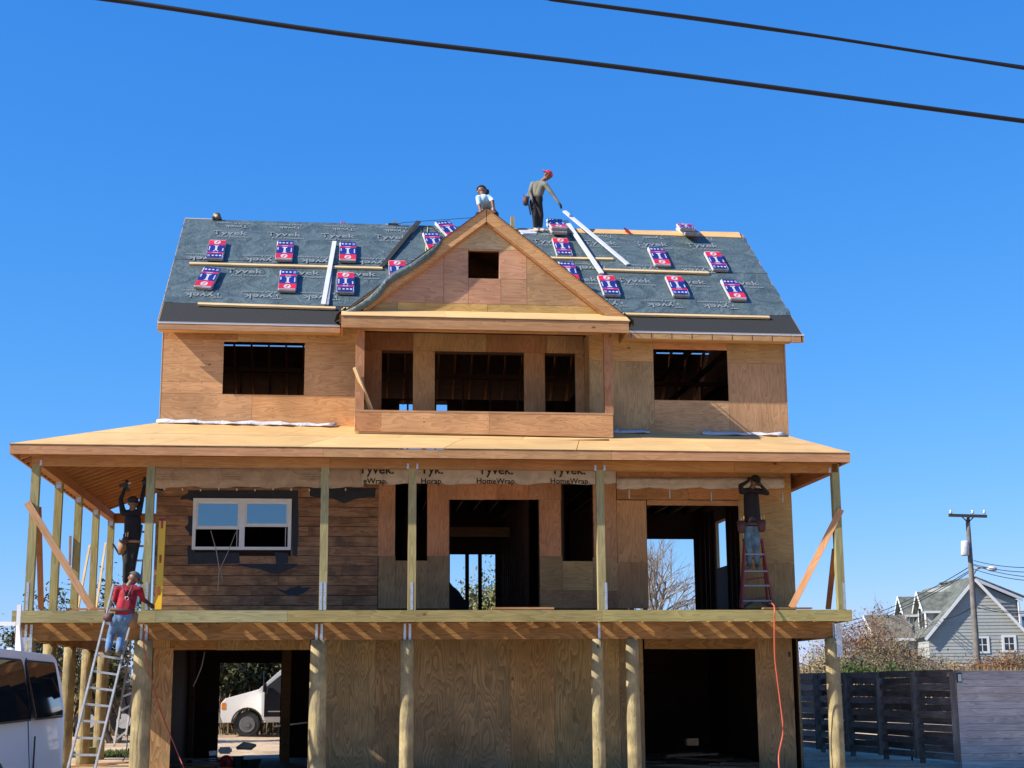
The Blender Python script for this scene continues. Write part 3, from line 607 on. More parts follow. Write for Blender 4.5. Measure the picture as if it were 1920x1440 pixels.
# --- porch roof
PF = -.45; PX0, PX1 = -8.83, 6.19; ZF = 5.775
hipL = Vector((XL, YW, 6.62)); hipR = Vector((XR, YW, 6.50)); cL = Vector((PX0-.02, PF-.02, ZF+.012)); cR = Vector((PX1+.02, PF-.02, ZF+.012))
def pz(x, t): # height at the wall line
    return 6.62+(x-XL)/(XR-XL)*(-.12)
def seg(x): return (x-XL)/(XR-XL)
def roofpt(s, t):   # s 0..1 along, t 0..1 up
    a = cL.lerp(cR, s); b = hipL.lerp(hipR, s); return a.lerp(b, t)
cuts = {0: [0, .16, .33, .5, .66, .83, 1], 1: [0, .08, .25, .41, .58, .75, .92, 1]}
for j in range(2):
    cs = cuts[j]
    for i in range(len(cs)-1):
        t0, t1 = j/2+.003, (j+1)/2-.003; s0, s1 = cs[i]+.0004, cs[i+1]-.0004
        slab('plywood_panel', [roofpt(s0, t0), roofpt(s1, t0), roofpt(s1, t1), roofpt(s0, t1)], .014, PLY_PALE, H, tint(.09, (.98, .96, .9)))
slab('plywood_panel', [cL+Vector((0, 0, 0)), hipL, (XL, 9.2, 6.62), (PX0-.02, 9.2, ZF+.012)], .014, PLY_PALE, H, (1, 1, 1)); slab('rafter_shade_sheet', [cL+Vector((.06, .1, -.03)), hipL+Vector((0, 0, -.03)), (XL, 9.2, 6.59), (PX0+.04, 9.2, ZF-.018)], .004, INNER, H, (1.4, 1.1, .9))  # second slab: dark sheet added to paint shade between the side rafters
slab('plywood_panel', [cR, (PX1+.02, 9.2, ZF), (XR, 9.2, 6.5), hipR], .014, PLY_PALE, H, (1, 1, 1))
for x0, x1, c in ((PX0, -3.45, (1.02, .88, .78)), (-3.446, 1.73, (1.04, .97, .82)), (1.734, PX1, (1.05, .92, .82))):
    box('fascia', x0, x1, PF, PF+.038, 5.612, 5.768, BOARD, H, c)
box('fascia', PX0, PX0+.038, PF+.04, 9.2, 5.612, 5.768, BOARD, H, (.95, .75, .65)); box('fascia', PX1-.038, PX1, PF+.04, 9.2, 5.612, 5.768, BOARD, H, (.95, .8, .7))
for i in range(36):                        # front rafters
    x = -8.6+i*.41
    if x > 6.0: break
    yend = YW-.05; 
    if x < XL: yend = PF+ (x-PX0)*1.1+.05
    if yend < PF+.3: continue
    k_ = (6.62-(x-XL)/(XR-XL)*.12-5.787)/2.47 if x > XL else .337; z1 = 5.69+(yend-PF)*(k_-.012)
    beam('porch_rafter', (x, PF+.04, 5.69), (x, yend, z1), .036, .125, BOARD, H, color=tint(.06, (.98, .82, .66)))
for i in range(22):                        # side rafters, left
    y = .15+i*.41
    if y > 9.1: break
    xe = XL-.03
    x_in = xe if y > 2 else PX0+(y-PF)/1.1
    if x_in-PX0 < .3: continue
    z1 = 5.69+(x_in-PX0)*.37
    beam('porch_rafter', (PX0+.04, y, 5.675), (x_in, y, z1-.015), .04, .16, BOARD, H, color=tint(.06, (1.15, .9, .72)))
for i in range(20):
    y = .3+i*.45
    if y < 9: beam('porch_rafter', (PX1-.04, y, 5.69), (XR+.02, y, 5.82), .036, .125, BOARD, H, color=(.9, .7, .55))
PXL, PXR, PZB, PZT = -8.45, 6.0, 5.475, 5.655
for x0, x1, c in ((PXL-.08, -5.95, (.92, .78, .55)), (-5.946, -3.33, (.98, .85, .6)), (-3.326, -.72, (.85, .72, .5)), (-.716, 1.62, (.8, .62, .42)), (1.624, 4.1, (1.0, .82, .48)), (4.104, PXR+.07, (.85, .68, .42))):
    box('porch_beam', x0, x1, -.07, .07, PZB, PZT, BOARD, H, c)
for y0, y1 in ((.074, 4.4), (4.404, 9.07)):
    box('porch_beam', PXL-.07, PXL+.07, y0, y1, PZB, PZT, BOARD, H, (.9, .68, .5)); box('porch_beam', PXR-.07, PXR+.07, y0, min(y1, 9.0), PZB, PZT, BOARD, H, (.75, .5, .36))
box('porch_beam', PXL+.074, XL, 9.0, 9.07, PZB-.05, PZT, BOARD, H, (.8, .55, .42))
# wall flashing at the junction
def strip(name, pts, mat, w, label=None):
    vs, fs = [], []
    for i, p in enumerate(pts): 
        h = w*(.6+.35*math.sin(i*2.1)+.2*math.sin(i*.7)); vs += [Vector(p)+Vector((0, -.17+.05*math.sin(i*3.)+.04*math.sin(i*1.3), -.052)), Vector(p)+Vector((0, -.06, .0)), Vector(p)+Vector((0, -.022, h))]
    for i in range(len(pts)-1):
        for k in (0, 1): fs.append((i*3+k, i*3+3+k, i*3+4+k, i*3+1+k))
    o = link(name, mesh(name, vs, fs, True), H, mat, label=label); s_ = o.modifiers.new('s', 'SOLIDIFY'); s_.thickness = .004; return o
strip('flashing_sheet', [(XL-.05+i*.18, YW, 6.645-.0017*i) for i in range(20)], WRAPW, .05)
strip('flashing_sheet', [(2.15+i*.16, YW, 6.555) for i in range(6)], WRAPW, .05); strip('flashing_sheet', [(4.0+i*.17, YW, 6.54) for i in range(11)], WRAPW, .05)
# --- posts
def post(x, y, z0, z1, c=(1, 1, 1), m_=BOARD_TR, name='porch_post', w=.14, lean=0):
    return beam(name, (x, y, z0), (x+lean, y, z1), w, w, m_, H, up=(0, 1, 0), color=c)
for x, c in ((PXL, (.95, 1, 1)), (-6.47, (.9, 1, 1.05)), (-3.41, (1.0, 1.05, 1.1)), (-1.845, (1.02, 1.02, 1)), (1.58, (.95, 1.0, 1.05)), (PXR+.03, (.88, .98, 1))):
    post(x, 0, DZ-.2, PZB if x not in (PXR+.03,) else PZB+.16, c)
for i, y in enumerate((2.25, 4.5, 6.75, 9.0)):
    post(PXL, y, DZ-.2, PZB, tint(.05, (.95, 1, .95)))
for y in (4.5, 9.0): post(PXR, y, DZ-.2, PZB)
for x in (PXL, -1.845, 1.58, PXR):         # steel ties at post heads
    for s in (-1, 1):
        if x in (PXL,) and s < 0 or x == PXR and s > 0: continue
        box('post_tie', x+s*.085-.018, x+s*.085+.018, -.076, -.072, PZB-.01, PZB+.09, STEEL, H)
for y in (2.25, 4.5, 6.75, 9.0): box('post_tie', PXL-.05, PXL+.05, y-.076, y-.072, PZB-.12, PZB+.02, STEEL, H)
for x, dx in ((-6.47, .02), (-3.41, -.035), (-3.41, .035), (-1.845, .0), (1.58, .07), (PXL, -.02), (PXR+.03, .05)):     # straps at post feet, front
    box('post_strap', x+dx-.022, x+dx+.022, -.0755, -.0715, DZ, DZ+.48, STEEL, H)
# --- deck
RZ0, RZ1 = 2.735, 2.94
for x0, x1, c in ((-8.70, -6.28, (1.0, 1.05, 1.05)), (-6.276, -4.02, (1.0, 1.1, 1.2)), (-4.016, 1.56, (.95, .92, .78)), (1.564, 6.19, (.98, 1.0, .85))):
    box('rim_board', x0, x1, -.12, -.08, RZ0, RZ1, BOARD_TR, H, c)
box('rim_board', -8.70, -8.66, -.078, 9.1, RZ0, RZ1, BOARD_TR, H, (.95, 1, 1)); box('rim_board', 6.15, 6.19, -.078, 9.0, RZ0, RZ1, BOARD_TR, H)
YGD = .36
for i in range(38):
    x = -8.55+i*.406
    if x > 6.1: break
    box('deck_joist', x-.019, x+.019, -.078, YW-.02, RZ0+.01, RZ1-.002, BOARD_TR, H, tint(.06, (.95, .85, .7)))
for i in range(17):
    y = 2.2+i*.406
    box('deck_joist', -8.655, XL-.002, y-.019, y+.019, RZ0+.01, RZ1-.002, BOARD_TR, H, tint(.06, (.9, .8, .65)))
# decking boards laid from the girder back (a gap left open)
y = .40; k = 0
while y < YW-.03:
    if True:
        for x0, x1 in ((-8.65, -5.2), (-5.196, -1.4), (-1.396, 2.4), (2.404, 6.14)) if k not in (5, 6) else ((-8.65, -5.70), (-5.31, -1.4), (-1.396, 2.4), (2.404, 6.14)): box('deck_board', x0, x1, y, min(y+.137, YW-.01), RZ1, RZ1+.025, BOARD_TR, H, tint(.08))
    y += .143; k += 1
y = 2.0
while y < 9.0: box('deck_board', -8.65, XL-.01, y, y+.137, RZ1, RZ1+.025, BOARD_TR, H, tint(.08)); y += .143 if len(_mc) else .14
for x0, x1 in ((-8.73, -3.4), (-3.396, 1.56), (1.564, 5.99)):
    box('girder', x0, x1, YGD, YGD+.09, 2.445, RZ0+.008, PLY_TREAT_H, H, tint(.04, (1.25, 1.05, .85)))
box('girder', -8.5, -8.41, YGD+.1, 9.0, 2.445, RZ0+.008, PLY_TREAT_H, H, (1.1, .95, .8)); box('girder', 5.9, 5.99, YGD+.1, 9.0, 2.445, RZ0+.008, PLY_TREAT_H, H)
# steel straps over the girder above each pile
PILES = [(-8.5, .14), (-6.53, .185), (-3.47, .17), (-1.90, .135), (1.555, .125), (2.20, .135), (5.96, .145)]
for x, r_ in PILES:
    if x == 2.20: continue
    for dx in (-.045, .045) if x < 1 else ((.03,) if x < 2 else (.03, .1)):
        box('girder_strap', x+dx-.022, x+dx+.022, YGD-.006, YGD-.002, 2.40, RZ0-.01, STEEL, H)
def pile(x, y, z1, r_, c=(1, 1, 1), z0=-.05):
    n = 9; r_ *= .9; pts = [(x+.004*math.sin(i*.5+x), y, z0+(z1-z0)*i/n) for i in range(n+1)]
    tube('pile', pts, [r_*(1.06-.08*i/n) for i in range(n+1)], POLE, H, 20, c)
for x, r_ in PILES: pile(x, YGD+.06, 2.442, r_, tint(.05))
for y in (2.4, 4.6, 6.8, 9.0): pile(-8.5, y, 2.442, .14, tint(.05, (.9, .85, .75)))
pile(5.87, 2.6, 2.5, .135, (.75, .68, .5)); pile(5.96, 6.0, 2.44, .14, (.8, .75, .6))
box('bracket_plate', -8.64, -8.42, YGD-.06, YGD-.052, 2.0, 2.5, STEEL, H)
box('bracket_plate', 6.00, 6.11, YGD-.085, YGD-.08, 2.1, 2.70, STEEL, H)
# --- braces
def brace(a, b, w=.09, t=.038, c=(1.1, 1.0, .95), m_=BOARD): beam('brace', a, b, t, w, m_, H, color=c)
a = on(51, 942, -.10); b = on(172, 1141, -.10); beam('brace', a, b, .038, .12, BOARD, H, color=(1.1, 1.05, .98))
beam('brace', on(1577, 955, -.10), on(1484, 1139, .25), .038, .12, BOARD, H, color=(1.15, 1, .9))
beam('brace', (PXL+.05, .1, 4.75), on(77, 1142, 1.2), .1, .038, BOARD, H, color=(.8, .55, .45))
beam('brace', on(1565, 1030, .12), on(1553, 1141, 1.6), .1, .038, BOARD, H, color=(.7, .5, .45))
beam('brace', on(168, 1025, 6.6), on(146, 1142, 4.9), .04, .09, BOARD_PALE, H); beam('brace', on(198, 1020, 8.8), on(180, 1142, 7.0), .04, .09, BOARD_PALE, H)
beam('brace', on(132, 1005, 4.4), on(131, 1060, 4.4), .04, .05, BOARD, H, color=(.8, .6, .5))
beam('brace', on(212, 1020, 8.9), on(224, 1040, 8.9), .09, .038, INNER, H)
# --- main level front wall: old sheathing boards
DW = (-5.905, -4.055, 4.18, 5.155)
XS1 = -2.40
z = DZ; row = 0
while z < 5.75:
    h = .187; z1 = min(z+h, 5.75); ends = [XL]
    x = XL+random.uniform(.8, 2.4)
    while x < XS1-.5: ends.append(x); x += random.uniform(1.2, 2.6)
    ends.append(XS1)
    for i in range(len(ends)-1):
        segs = [(ends[i], ends[i+1])]
        if z1 > DW[2] and z < DW[3]:
            s2 = []
            for a, b in segs:
                if a < DW[0]: s2.append((a, min(b, DW[0])))
                if b > DW[1]: s2.append((max(a, DW[1]), b))
            segs = s2
        for a, b in segs:
            if b-a > .05: 
                q = random.uniform(0, .006)
                beam('sheathing_board', (a+.003, YW+.004-q, (z+z1)/2), (b-.003, YW+.004-q, (z+z1)/2), .022, z1-z-.010, SIDING, H, color=tint(.2, (1.1, 1.05, 1)))
    z += h; row += 1
box('house_wrap_backing', XL, XS1, YW+.02, YW+.03, DZ, 5.75, BLACKP, H, (1, 1, 1)) if False else None
for a in ((XL+.02, DW[0], DZ, 5.75), (DW[1], XS1, DZ, 5.75), (DW[0], DW[1], DZ, DW[2]), (DW[0], DW[1], DW[3], 5.75)):
    box('inner_sheathing', a[0]+.002, a[1]-.002, YW+.03, YW+.045, a[2]+.002, a[3]-.002, INNER, H, (.3, .3, .3))
for x0_, x1_ in ((XS1, -2.09), (-1.45, -1.05), (.74, 1.16), (1.80, 2.84)): box('seam_backing', x0_, x1_, YW+.02, YW+.11, 3.96, 4.10, INNER, H); box('seam_backing', x0_, x1_, YW+.02, YW+.11, DZ, DZ+.1, INNER, H)  # unseen backing added behind panel seams to stop slits of light
for x_ in (-2.38, -1.75, -1.05, .75, 1.15, 1.82, 2.24, 2.53, 2.80): stud(x_, YW+.07, DZ, 5.6, .07, .09)  # studs likewise added behind the seams as light stops
# torn black paper
def paper(pts, y=YW-.012): prism('torn_paper', [(on(u, v, y).x, on(u, v, y).z) for u, v in pts], y, y+.004, BLACKP, H, (1, 1, 1))
paper([(352, 919), (559, 919), (559, 934), (556, 940), (366, 940), (350, 936), (338, 937), (341, 930), (353, 924)])
paper([(352, 938), (365, 936), (366, 1036), (353, 1056), (351, 1030), (355, 1000), (346, 989), (353, 982)], YW-.011)
paper([(547, 936), (559, 934), (560, 1000), (557, 1044), (548, 1040)], YW-.013)
paper([(353, 1036), (448, 1036), (450, 1056), (352, 1058)])
paper([(515, 1035), (541, 1037), (540, 1056), (518, 1058)]); paper([(440, 1057), (560, 1057), (548, 1066), (535, 1070), (523, 1076), (508, 1075), (486, 1067), (455, 1062)], YW-.014)
paper([(514, 1102), (535, 1108), (546, 1102), (556, 1100), (560, 1096), (567, 1102), (584, 1101), (570, 1112), (548, 1119), (536, 1114)])
paper([(580, 915), (705, 915), (703, 932), (688, 932), (668, 935), (645, 944), (625, 935), (600, 934), (581, 930)]); paper([(292, 912), (309, 912), (309, 921), (292, 918)])
# --- double window
WN = link('double_window', None, H, None, Matrix.Translation(((DW[0]+DW[1])/2, YW-.03, DW[2])), label='white double sash window with blue sky in its upper panes')
def wb(name, x0, x1, z0, z1, y0=-.07, y1=.03, m_=WHITE_P, par=None, **k): return box(name, x0, x1, YW+y0, YW+y1, z0, z1, m_, par or WN, (1, 1, 1), **k)
x0, x1, z0, z1 = DW; mid = (x0+x1)/2
wb('frame', x0, x0+.06, z0, z1); wb('frame', x1-.06, x1, z0, z1); wb('frame', x0+.06, x1-.06, z1-.06, z1); wb('frame', x0+.06, x1-.06, z0, z0+.055); wb('mullion', mid-.05, mid+.05, z0+.055, z1-.06, -.066)
zs = z0+.44; 
PANE = bpy.data.materials.new('window_glass'); PANE.use_nodes = True; _b = PANE.node_tree.nodes['Principled BSDF']
_b.inputs['Base Color'].default_value = (.02, .05, .09, 1); _b.inputs['Metallic'].default_value = 0; _b.inputs['Roughness'].default_value = .04; _b.inputs['Specular IOR Level'].default_value = .8; _b.inputs['IOR'].default_value = 2.3
for i, (a, b) in enumerate(((x0+.06, mid-.05), (mid+.05, x1-.06))):
    dz = -.05 if i == 0 else 0
    wb('sash_rail', a, b, zs+dz, zs+dz+.06, -.045, 0); wb('sash_rail', a, b, z1-.10, z1-.06, -.045, 0); wb('sash_stile', a, a+.035, zs+dz+.06, z1-.10, -.045, 0); wb('sash_stile', b-.035, b, zs+dz+.06, z1-.10, -.045, 0)
    box('pane', a+.035, b-.035, YW-.026, YW-.02, zs+dz+.06, z1-.10, PANE, WN, (1, 1, 1))
    wb('blind_edge', b-.05, b-.04, z0+.055, zs+dz, 0.0, .02)
wb('window_stop', x0+.06, x1-.06, z1-.13, z1-.122, -.02, -.012)
# rope hanging from the window
tube('rope', [on(395, 995, 1.9), on(405, 1030, 1.88), on(411, 1066, 1.93), on(409, 1100, 1.95), on(409, 1108, 1.95)], .008, ROPE, H, 6); tube('rope', [on(442, 998, 1.9), on(428, 1034, 1.88), on(413, 1066, 1.93), on(417, 1090, 1.95)], .006, ROPE, H, 6)
# --- main level front wall: newer panels
V = PLY_V
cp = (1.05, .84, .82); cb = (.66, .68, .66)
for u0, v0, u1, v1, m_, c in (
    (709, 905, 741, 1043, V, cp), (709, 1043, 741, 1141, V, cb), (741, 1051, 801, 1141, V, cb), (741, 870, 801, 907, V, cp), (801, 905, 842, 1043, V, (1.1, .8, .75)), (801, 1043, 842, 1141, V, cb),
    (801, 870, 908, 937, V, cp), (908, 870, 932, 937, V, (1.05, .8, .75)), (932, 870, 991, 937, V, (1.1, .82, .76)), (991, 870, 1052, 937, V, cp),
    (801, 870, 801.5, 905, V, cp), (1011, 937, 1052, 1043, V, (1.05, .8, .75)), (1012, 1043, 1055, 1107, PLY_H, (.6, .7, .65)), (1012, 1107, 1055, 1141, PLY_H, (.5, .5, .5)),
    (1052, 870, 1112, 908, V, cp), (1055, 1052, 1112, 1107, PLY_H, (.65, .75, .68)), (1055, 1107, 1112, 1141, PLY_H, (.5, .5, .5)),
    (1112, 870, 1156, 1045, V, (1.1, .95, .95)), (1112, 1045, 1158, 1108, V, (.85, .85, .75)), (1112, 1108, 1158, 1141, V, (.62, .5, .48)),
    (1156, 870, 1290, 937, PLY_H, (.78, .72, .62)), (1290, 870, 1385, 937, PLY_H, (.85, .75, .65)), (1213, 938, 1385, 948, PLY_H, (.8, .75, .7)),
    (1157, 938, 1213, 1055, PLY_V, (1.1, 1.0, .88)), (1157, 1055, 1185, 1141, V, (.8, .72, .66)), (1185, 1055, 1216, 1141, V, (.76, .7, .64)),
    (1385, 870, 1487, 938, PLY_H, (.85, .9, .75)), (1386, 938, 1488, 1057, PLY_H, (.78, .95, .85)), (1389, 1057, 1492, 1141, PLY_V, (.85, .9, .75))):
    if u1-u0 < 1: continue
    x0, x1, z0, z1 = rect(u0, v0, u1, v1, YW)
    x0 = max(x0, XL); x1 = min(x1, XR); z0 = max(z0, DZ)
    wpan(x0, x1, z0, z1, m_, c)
for xo in ((-2.08, -1.458), (1.17, 1.79)): box('window_buck', xo[0]-.03, xo[0], YW+.02, YW+.12, 3.99, 5.6, INNER, H); box('window_buck', xo[1], xo[1]+.03, YW+.02, YW+.12, 3.99, 5.6, INNER, H)
# horizontal tie plates, wrap bands
def band(name, u0, u1, v0, v1, mat, n=26, y=YW-.02, lab=None):
    vs, fs = [], []
    for i in range(n+1):
        u = u0+(u1-u0)*i/n
        for k, t in enumerate((0, .33, .66, 1)):
            v = v0+(v1-v0)*t+(1.6*math.sin(i*.9+u0)+math.sin(i*2.3) if k == 3 else 0)
            p = on(u, v, y-.012*abs(math.sin(i*.8+k*1.3))); vs.append(p)
    for i in range(n):
        for k in range(3): fs.append((i*4+k, i*4+k+1, i*4+k+5, i*4+k+4))
    o = link(name, mesh(name, vs, fs, True), H, mat, label=lab); s_ = o.modifiers.new('s', 'SOLIDIFY'); s_.thickness = .003; return o
band('house_wrap', 290, 682, 872, 914, WRAP, lab='older crumpled tan house wrap band'); band('house_wrap', 678, 1155, 872, 907, WRAP2, y=YW-.026, lab='house wrap band with black lettering'); band('house_wrap', 1156, 1471, 896, 916, WRAP2, lab='plain pale house wrap band')
for i in range(14): 
    p = on(308+i*34, 916+(i % 3), YW-.03)
    if i < 11: box('cap_staple', p.x-.012, p.x+.012, YW-.028, YW-.02, p.z-.03, p.z+.012, METALW, H)
for u, v in ((1180, 925), (1256, 925), (1334, 930), (1468, 932)):
    p = on(u, v, YW-.02); box('tie_plate', p.x-.012, p.x+.012, YW-.012, YW-.008, p.z-.1, p.z+.08, STEEL, H)
def wall_text(s, size, u, v, mat=PRINTB, y=YW-.045, sx=1):
    p = on(u, v, y); M = Matrix.Identity(4); M[0][0] = sx; M[0][3] = p.x; M[1][3] = p.y; M[2][3] = p.z; M[1][1] = 0; M[1][2] = -1; M[2][1] = 1; M[2][2] = 0
    lettering(s, size, M, mat)
wall_text('eWrap.', .155, 704, 907); wall_text('Horap.', .155, 810, 907); wall_text('HomeWrap.', .155, 931, 907); wall_text('HomeWrap.', .155, 1069, 907)
wall_text('Tyvek.', .26, 706, 888); wall_text('Tyk.', .26, 810, 888); wall_text('Tyvek.', .26, 930, 889); wall_text('Tyvek.', .26, 1066, 889)
for i in range(3):
    u = 415+i*0; 
for u in (310, 430, 580):
    for k in range(3): wall_text('for residential and commercial use', .03, u+6*(k % 2), 890+k*4.5, flat('faded_print', (.3, .22, .18), .8) if 'faded_print' not in bpy.data.materials else bpy.data.materials['faded_print'])
# --- ground level front wall
T = PLY_TREAT
for u0, v0, u1, v1, m_, c in (
    (283, 1185, 320, 1215, T, (1.2, 1.05, .9)), (283, 1215, 321, 1475, T, (1.55, 1.3, 1.15)), (320, 1185, 407, 1219, PLY_TREAT_H, (1.3, 1.1, 1)), (407, 1185, 581, 1219, T, (1.2, 1.05, .85)),
    (581, 1185, 704, 1475, T, (1, 1, .95)), (704, 1185, 766, 1475, T, (.95, .9, .85)), (766, 1185, 957, 1475, T, (.92, .88, .86)), (957, 1185, 1040, 1475, T, (1.15, 1.0, .82)), (1040, 1185, 1114, 1475, T, (1.12, 1.12, .98)),
    (1114, 1185, 1163, 1475, T, (1.25, 1.2, 1.0)), (1163, 1185, 1208, 1475, T, (.95, .9, .8)), (1208, 1185, 1253, 1217, PLY_TREAT_H, (1.2, 1.1, 1)), (1253, 1185, 1420, 1217, PLY_TREAT_H, (1.2, 1.1, 1)),
    (1420, 1185, 1490, 1475, T, (1.05, .95, .85))):
    x0, x1, z0, z1 = rect(u0, v0, u1, v1, YW)
    if v1 > 1400: z0 = 0
    wpan(x0, x1, z0, z1, m_, c, th=.02)
box('plywood_panel', XL+.02, XL+.03, YW+.03, YB-.02, 0, 2.75, INNER, H); box('plywood_panel', XR-.03, XR-.02, YW+.03, YB-.02, 0, 2.75, INNER, H); box('plywood_panel', XL, XL+.016, YW+.03, YB, 0, 2.8, PLY_TREAT, H, (1, .9, .8)); box('plywood_panel', XR-.016, XR, YW+.03, YB, 0, 2.8, PLY_TREAT, H, (.8, .8, .8))  # first two sheets: dark liners added to paint the interior shade
for x in np.arange(XL+.2, XR, .61): box('floor_joist', float(x)-.019, float(x)+.019, YW+.05, YB-.05, 2.5, 2.77, INNER, H)
box('door_buck', -6.2, -6.1, 5.6, 5.7, 0, 2.4, INNER, H); box('door_buck', -4.35, -4.15, 7.0, 7.12, 0, 2.45, BOARD, H, (.6, .55, .4))
p = on(1480, 1227, YW); box('outlet_hole', p.x-.02, p.x+.02, YW-.008, YW-.004, p.z-.05, p.z+.05, BLACKP, H)
tube('wire_end', [on(384, 1222, 3.2), on(378, 1250, 3.2), on(368, 1275, 3.2), on(362, 1287, 3.2)], .012, ROPE, H, 5)
# ================================================================== THINGS ON THE ROOF
SHW = flat('wrapper_white', (.50, .50, .52), .45, var=.2); SHR = flat('wrapper_red', (.56, .015, .035), .45, var=.2, bump=.3); SHB = flat('wrapper_blue', (.010, .020, .17), .45, var=.35, bump=.3); SHG = flat('shingle_edges', (.26, .25, .24), .8, var=.3)
def bundle_meshes():
    W_, L_, Tk = .36, .98, .082
    def quad(x0, x1, y0, y1, z): return [(x0, y0, z), (x1, y0, z), (x1, y1, z), (x0, y1, z)]
    def multi(qs):
        vs, fs = [], []
        for q in qs: b = len(vs); vs += q; fs.append(tuple(range(b, b+len(q))))
        return vs, fs
    body = bmesh.new()
    bmesh.ops.create_cube(body, size=1)
    for v in body.verts: v.co.x *= W_; v.co.y *= L_; v.co.z = (v.co.z+.5)*Tk
    bmesh.ops.bevel(body, geom=body.edges[:], offset=.016, segments=2, affect='EDGES')
    mb = bpy.data.meshes.new('bundle'); body.to_mesh(mb); mb.materials.append(SHW); mb.materials.append(SHG)
    for p in mb.polygons:
        if abs(p.normal.y) > .9: p.material_index = 1
    z = Tk+.002; h = W_/2-.006
    def thin(q, t=.002): return q
    out_ = []
    def add(nm, qs, mt): vs, fs = multi(qs); me = mesh(nm, vs, fs); me.materials.append(mt); out_.append((nm, me))
    add('red_panel', [quad(-h, h, -L_/2+.035, -.20, z)], SHR)
    add('blue_panel', [quad(-h, h, -.195, .18, z), quad(-h+.02, h, .25, L_/2-.012, z)], SHB)
    add('stripe', [quad(-h, h, .185, .245, z)], SHR)
    # white marks: round crest, upright word, three spots, small lines
    def disc(cx, cy, r, n=12, sq=1): return [(cx+r*math.cos(2*math.pi*i/n), cy+r*sq*math.sin(2*math.pi*i/n), z+.002) for i in range(n)]
    marks = [disc(.0, -.34, .072, sq=1.35), disc(-.11, .37, .026, sq=1.3), disc(-.035, .37, .026, sq=1.3), disc(.04, .37, .026, sq=1.3)]
    marks += [quad(-.022, .022, -.15, .14, z+.002), quad(-.05, .05, .10, .14, z+.002), quad(-.045, .045, -.17, -.14, z+.002), quad(.10, .155, .32, .335, z+.002), quad(.10, .155, .36, .375, z+.002), quad(.10, .155, .40, .415, z+.002), quad(.13, .15, -.12, .10, z+.002), quad(-.155, -.13, -.02, .12, z+.002), quad(-.06, .06, .205, .222, z+.002)]
    add('white_mark', marks, SHW)
    add('crest_ring', [disc(.012, -.31, .028), disc(-.012, -.375, .028)], SHR)
    me = out_[-1][1]
    for v in me.vertices: v.co.z += .002
    return mb, out_
BM, BP = bundle_meshes()
def bundle(u, v, red_up, label, off=.03, lift=0, rot=0):
    p = onroof(u, v, .08); y = p.y; Mx = roof_M(p.x, y, off+lift, red_up) @ Matrix.Rotation(rot, 4, 'Z')
    t = link('shingle_bundle', BM, None, None, Mx, label, 'shingle bundle', 'shingle bundles laid out on the roof')
    for nm, me in BP: link(nm, me, t, None, Mx, kind='stuff' if nm in ('white_mark', 'crest_ring') else None)
    return t
for args in (
    (406, 473, True, 'shingle bundle with red end up, upper row, nearest the left edge of the roof'),
    (534, 475, False, 'shingle bundle with its red end down above the middle of the long left batten'),
    (652, 477, False, 'shingle bundle with red end down, upper row, just right of the upright metal strip'),
    (390, 526, False, 'shingle bundle with red end down, lower row, nearest the left edge of the roof', .03, 0, -.12),
    (540, 531, False, 'shingle bundle with red end down below the middle of the long left batten'),
    (648, 535, True, 'shingle bundle with red end up, lower row, just right of the metal strips'),
    (745, 512, True, 'shingle bundle with red end up, half hidden behind the left rake of the gable'),
    (812, 458, False, 'shingle bundle by the green rope, partly behind the gable rake', .03, 0, .1),
    (842, 436, False, 'shingle bundle at the ridge, directly left of the gable peak', .03, 0, .3),
    (1053, 468, True, 'shingle bundle with red end up just below the stack near the standing roofer'),
    (1065, 514, False, 'shingle bundle mostly hidden by the right rake, below the short batten'),
    (1140, 540, True, 'shingle bundle with red end up at the foot of the white metal strip'),
    (1234, 486, False, 'shingle bundle with red end down, upper row right of the gable'),
    (1341, 494, True, 'shingle bundle with red end up, upper row, nearest the right edge of the roof'),
    (1268, 541, True, 'shingle bundle with red end up, lower row, under the long right batten'),
    (1373, 548, False, 'shingle bundle with red end down, lower row, nearest the right edge of the roof')): bundle(*args)
def flatbundle(x, y, z, rot, tilt, label):
    Mx = Matrix.Translation((x, y, z)) @ Matrix.Rotation(tilt, 4, 'X') @ Matrix.Rotation(rot, 4, 'Z') 
    t = link('shingle_bundle', BM, None, None, Mx, label, 'shingle bundle', 'shingle bundles laid out on the roof')
    for nm, me in BP: link(nm, me, t, None, Mx, kind='stuff' if nm in ('white_mark', 'crest_ring') else None)
flatbundle(1.66, 5.52, RZ-.08, 0, .50, 'lower bundle of the two stacked at the ridge by the standing roofer'); flatbundle(1.66, 5.52, RZ+.015, 0, .50, 'upper red-ended bundle of the pair stacked at the ridge beside the standing roofer')
flatbundle(4.72, 5.58, RZ-.04, math.pi, .42, 'lower bundle of the pair lying across the bare ridge at right'); flatbundle(4.68, 5.60, RZ+.055, math.pi-.12, .42, 'upper skewed bundle of the pair lying across the bare ridge at right')
def plank(name, a, b, w_, t_, mat, label, cat, group=None, off=.045, color=None, pr=None):
    pa, pb = onroof(*a, off), onroof(*b, off); N = Vector((0, -SL, 1)).normalized()
    return beam(name, pa, pb, w_, t_, mat, None, up=N, color=color or (1, 1, 1), label=label, cat=cat, group=group)
GB_ = 'roof battens used as foot stops'
plank('roof_batten', (355, 498), (717, 507), .085, .04, BOARD_PALE, 'long pale wooden batten between the two rows of bundles on the left roof', 'batten', GB_)
plank('roof_batten', (371, 574), (629, 582), .085, .04, BOARD_PALE, 'pale wooden batten at the top of the black strip on the left roof', 'batten', GB_)
plank('roof_batten', (1125, 510), (1328, 516), .085, .04, BOARD_PALE, 'wooden batten between the two rows of bundles on the right roof', 'batten', GB_, .05)
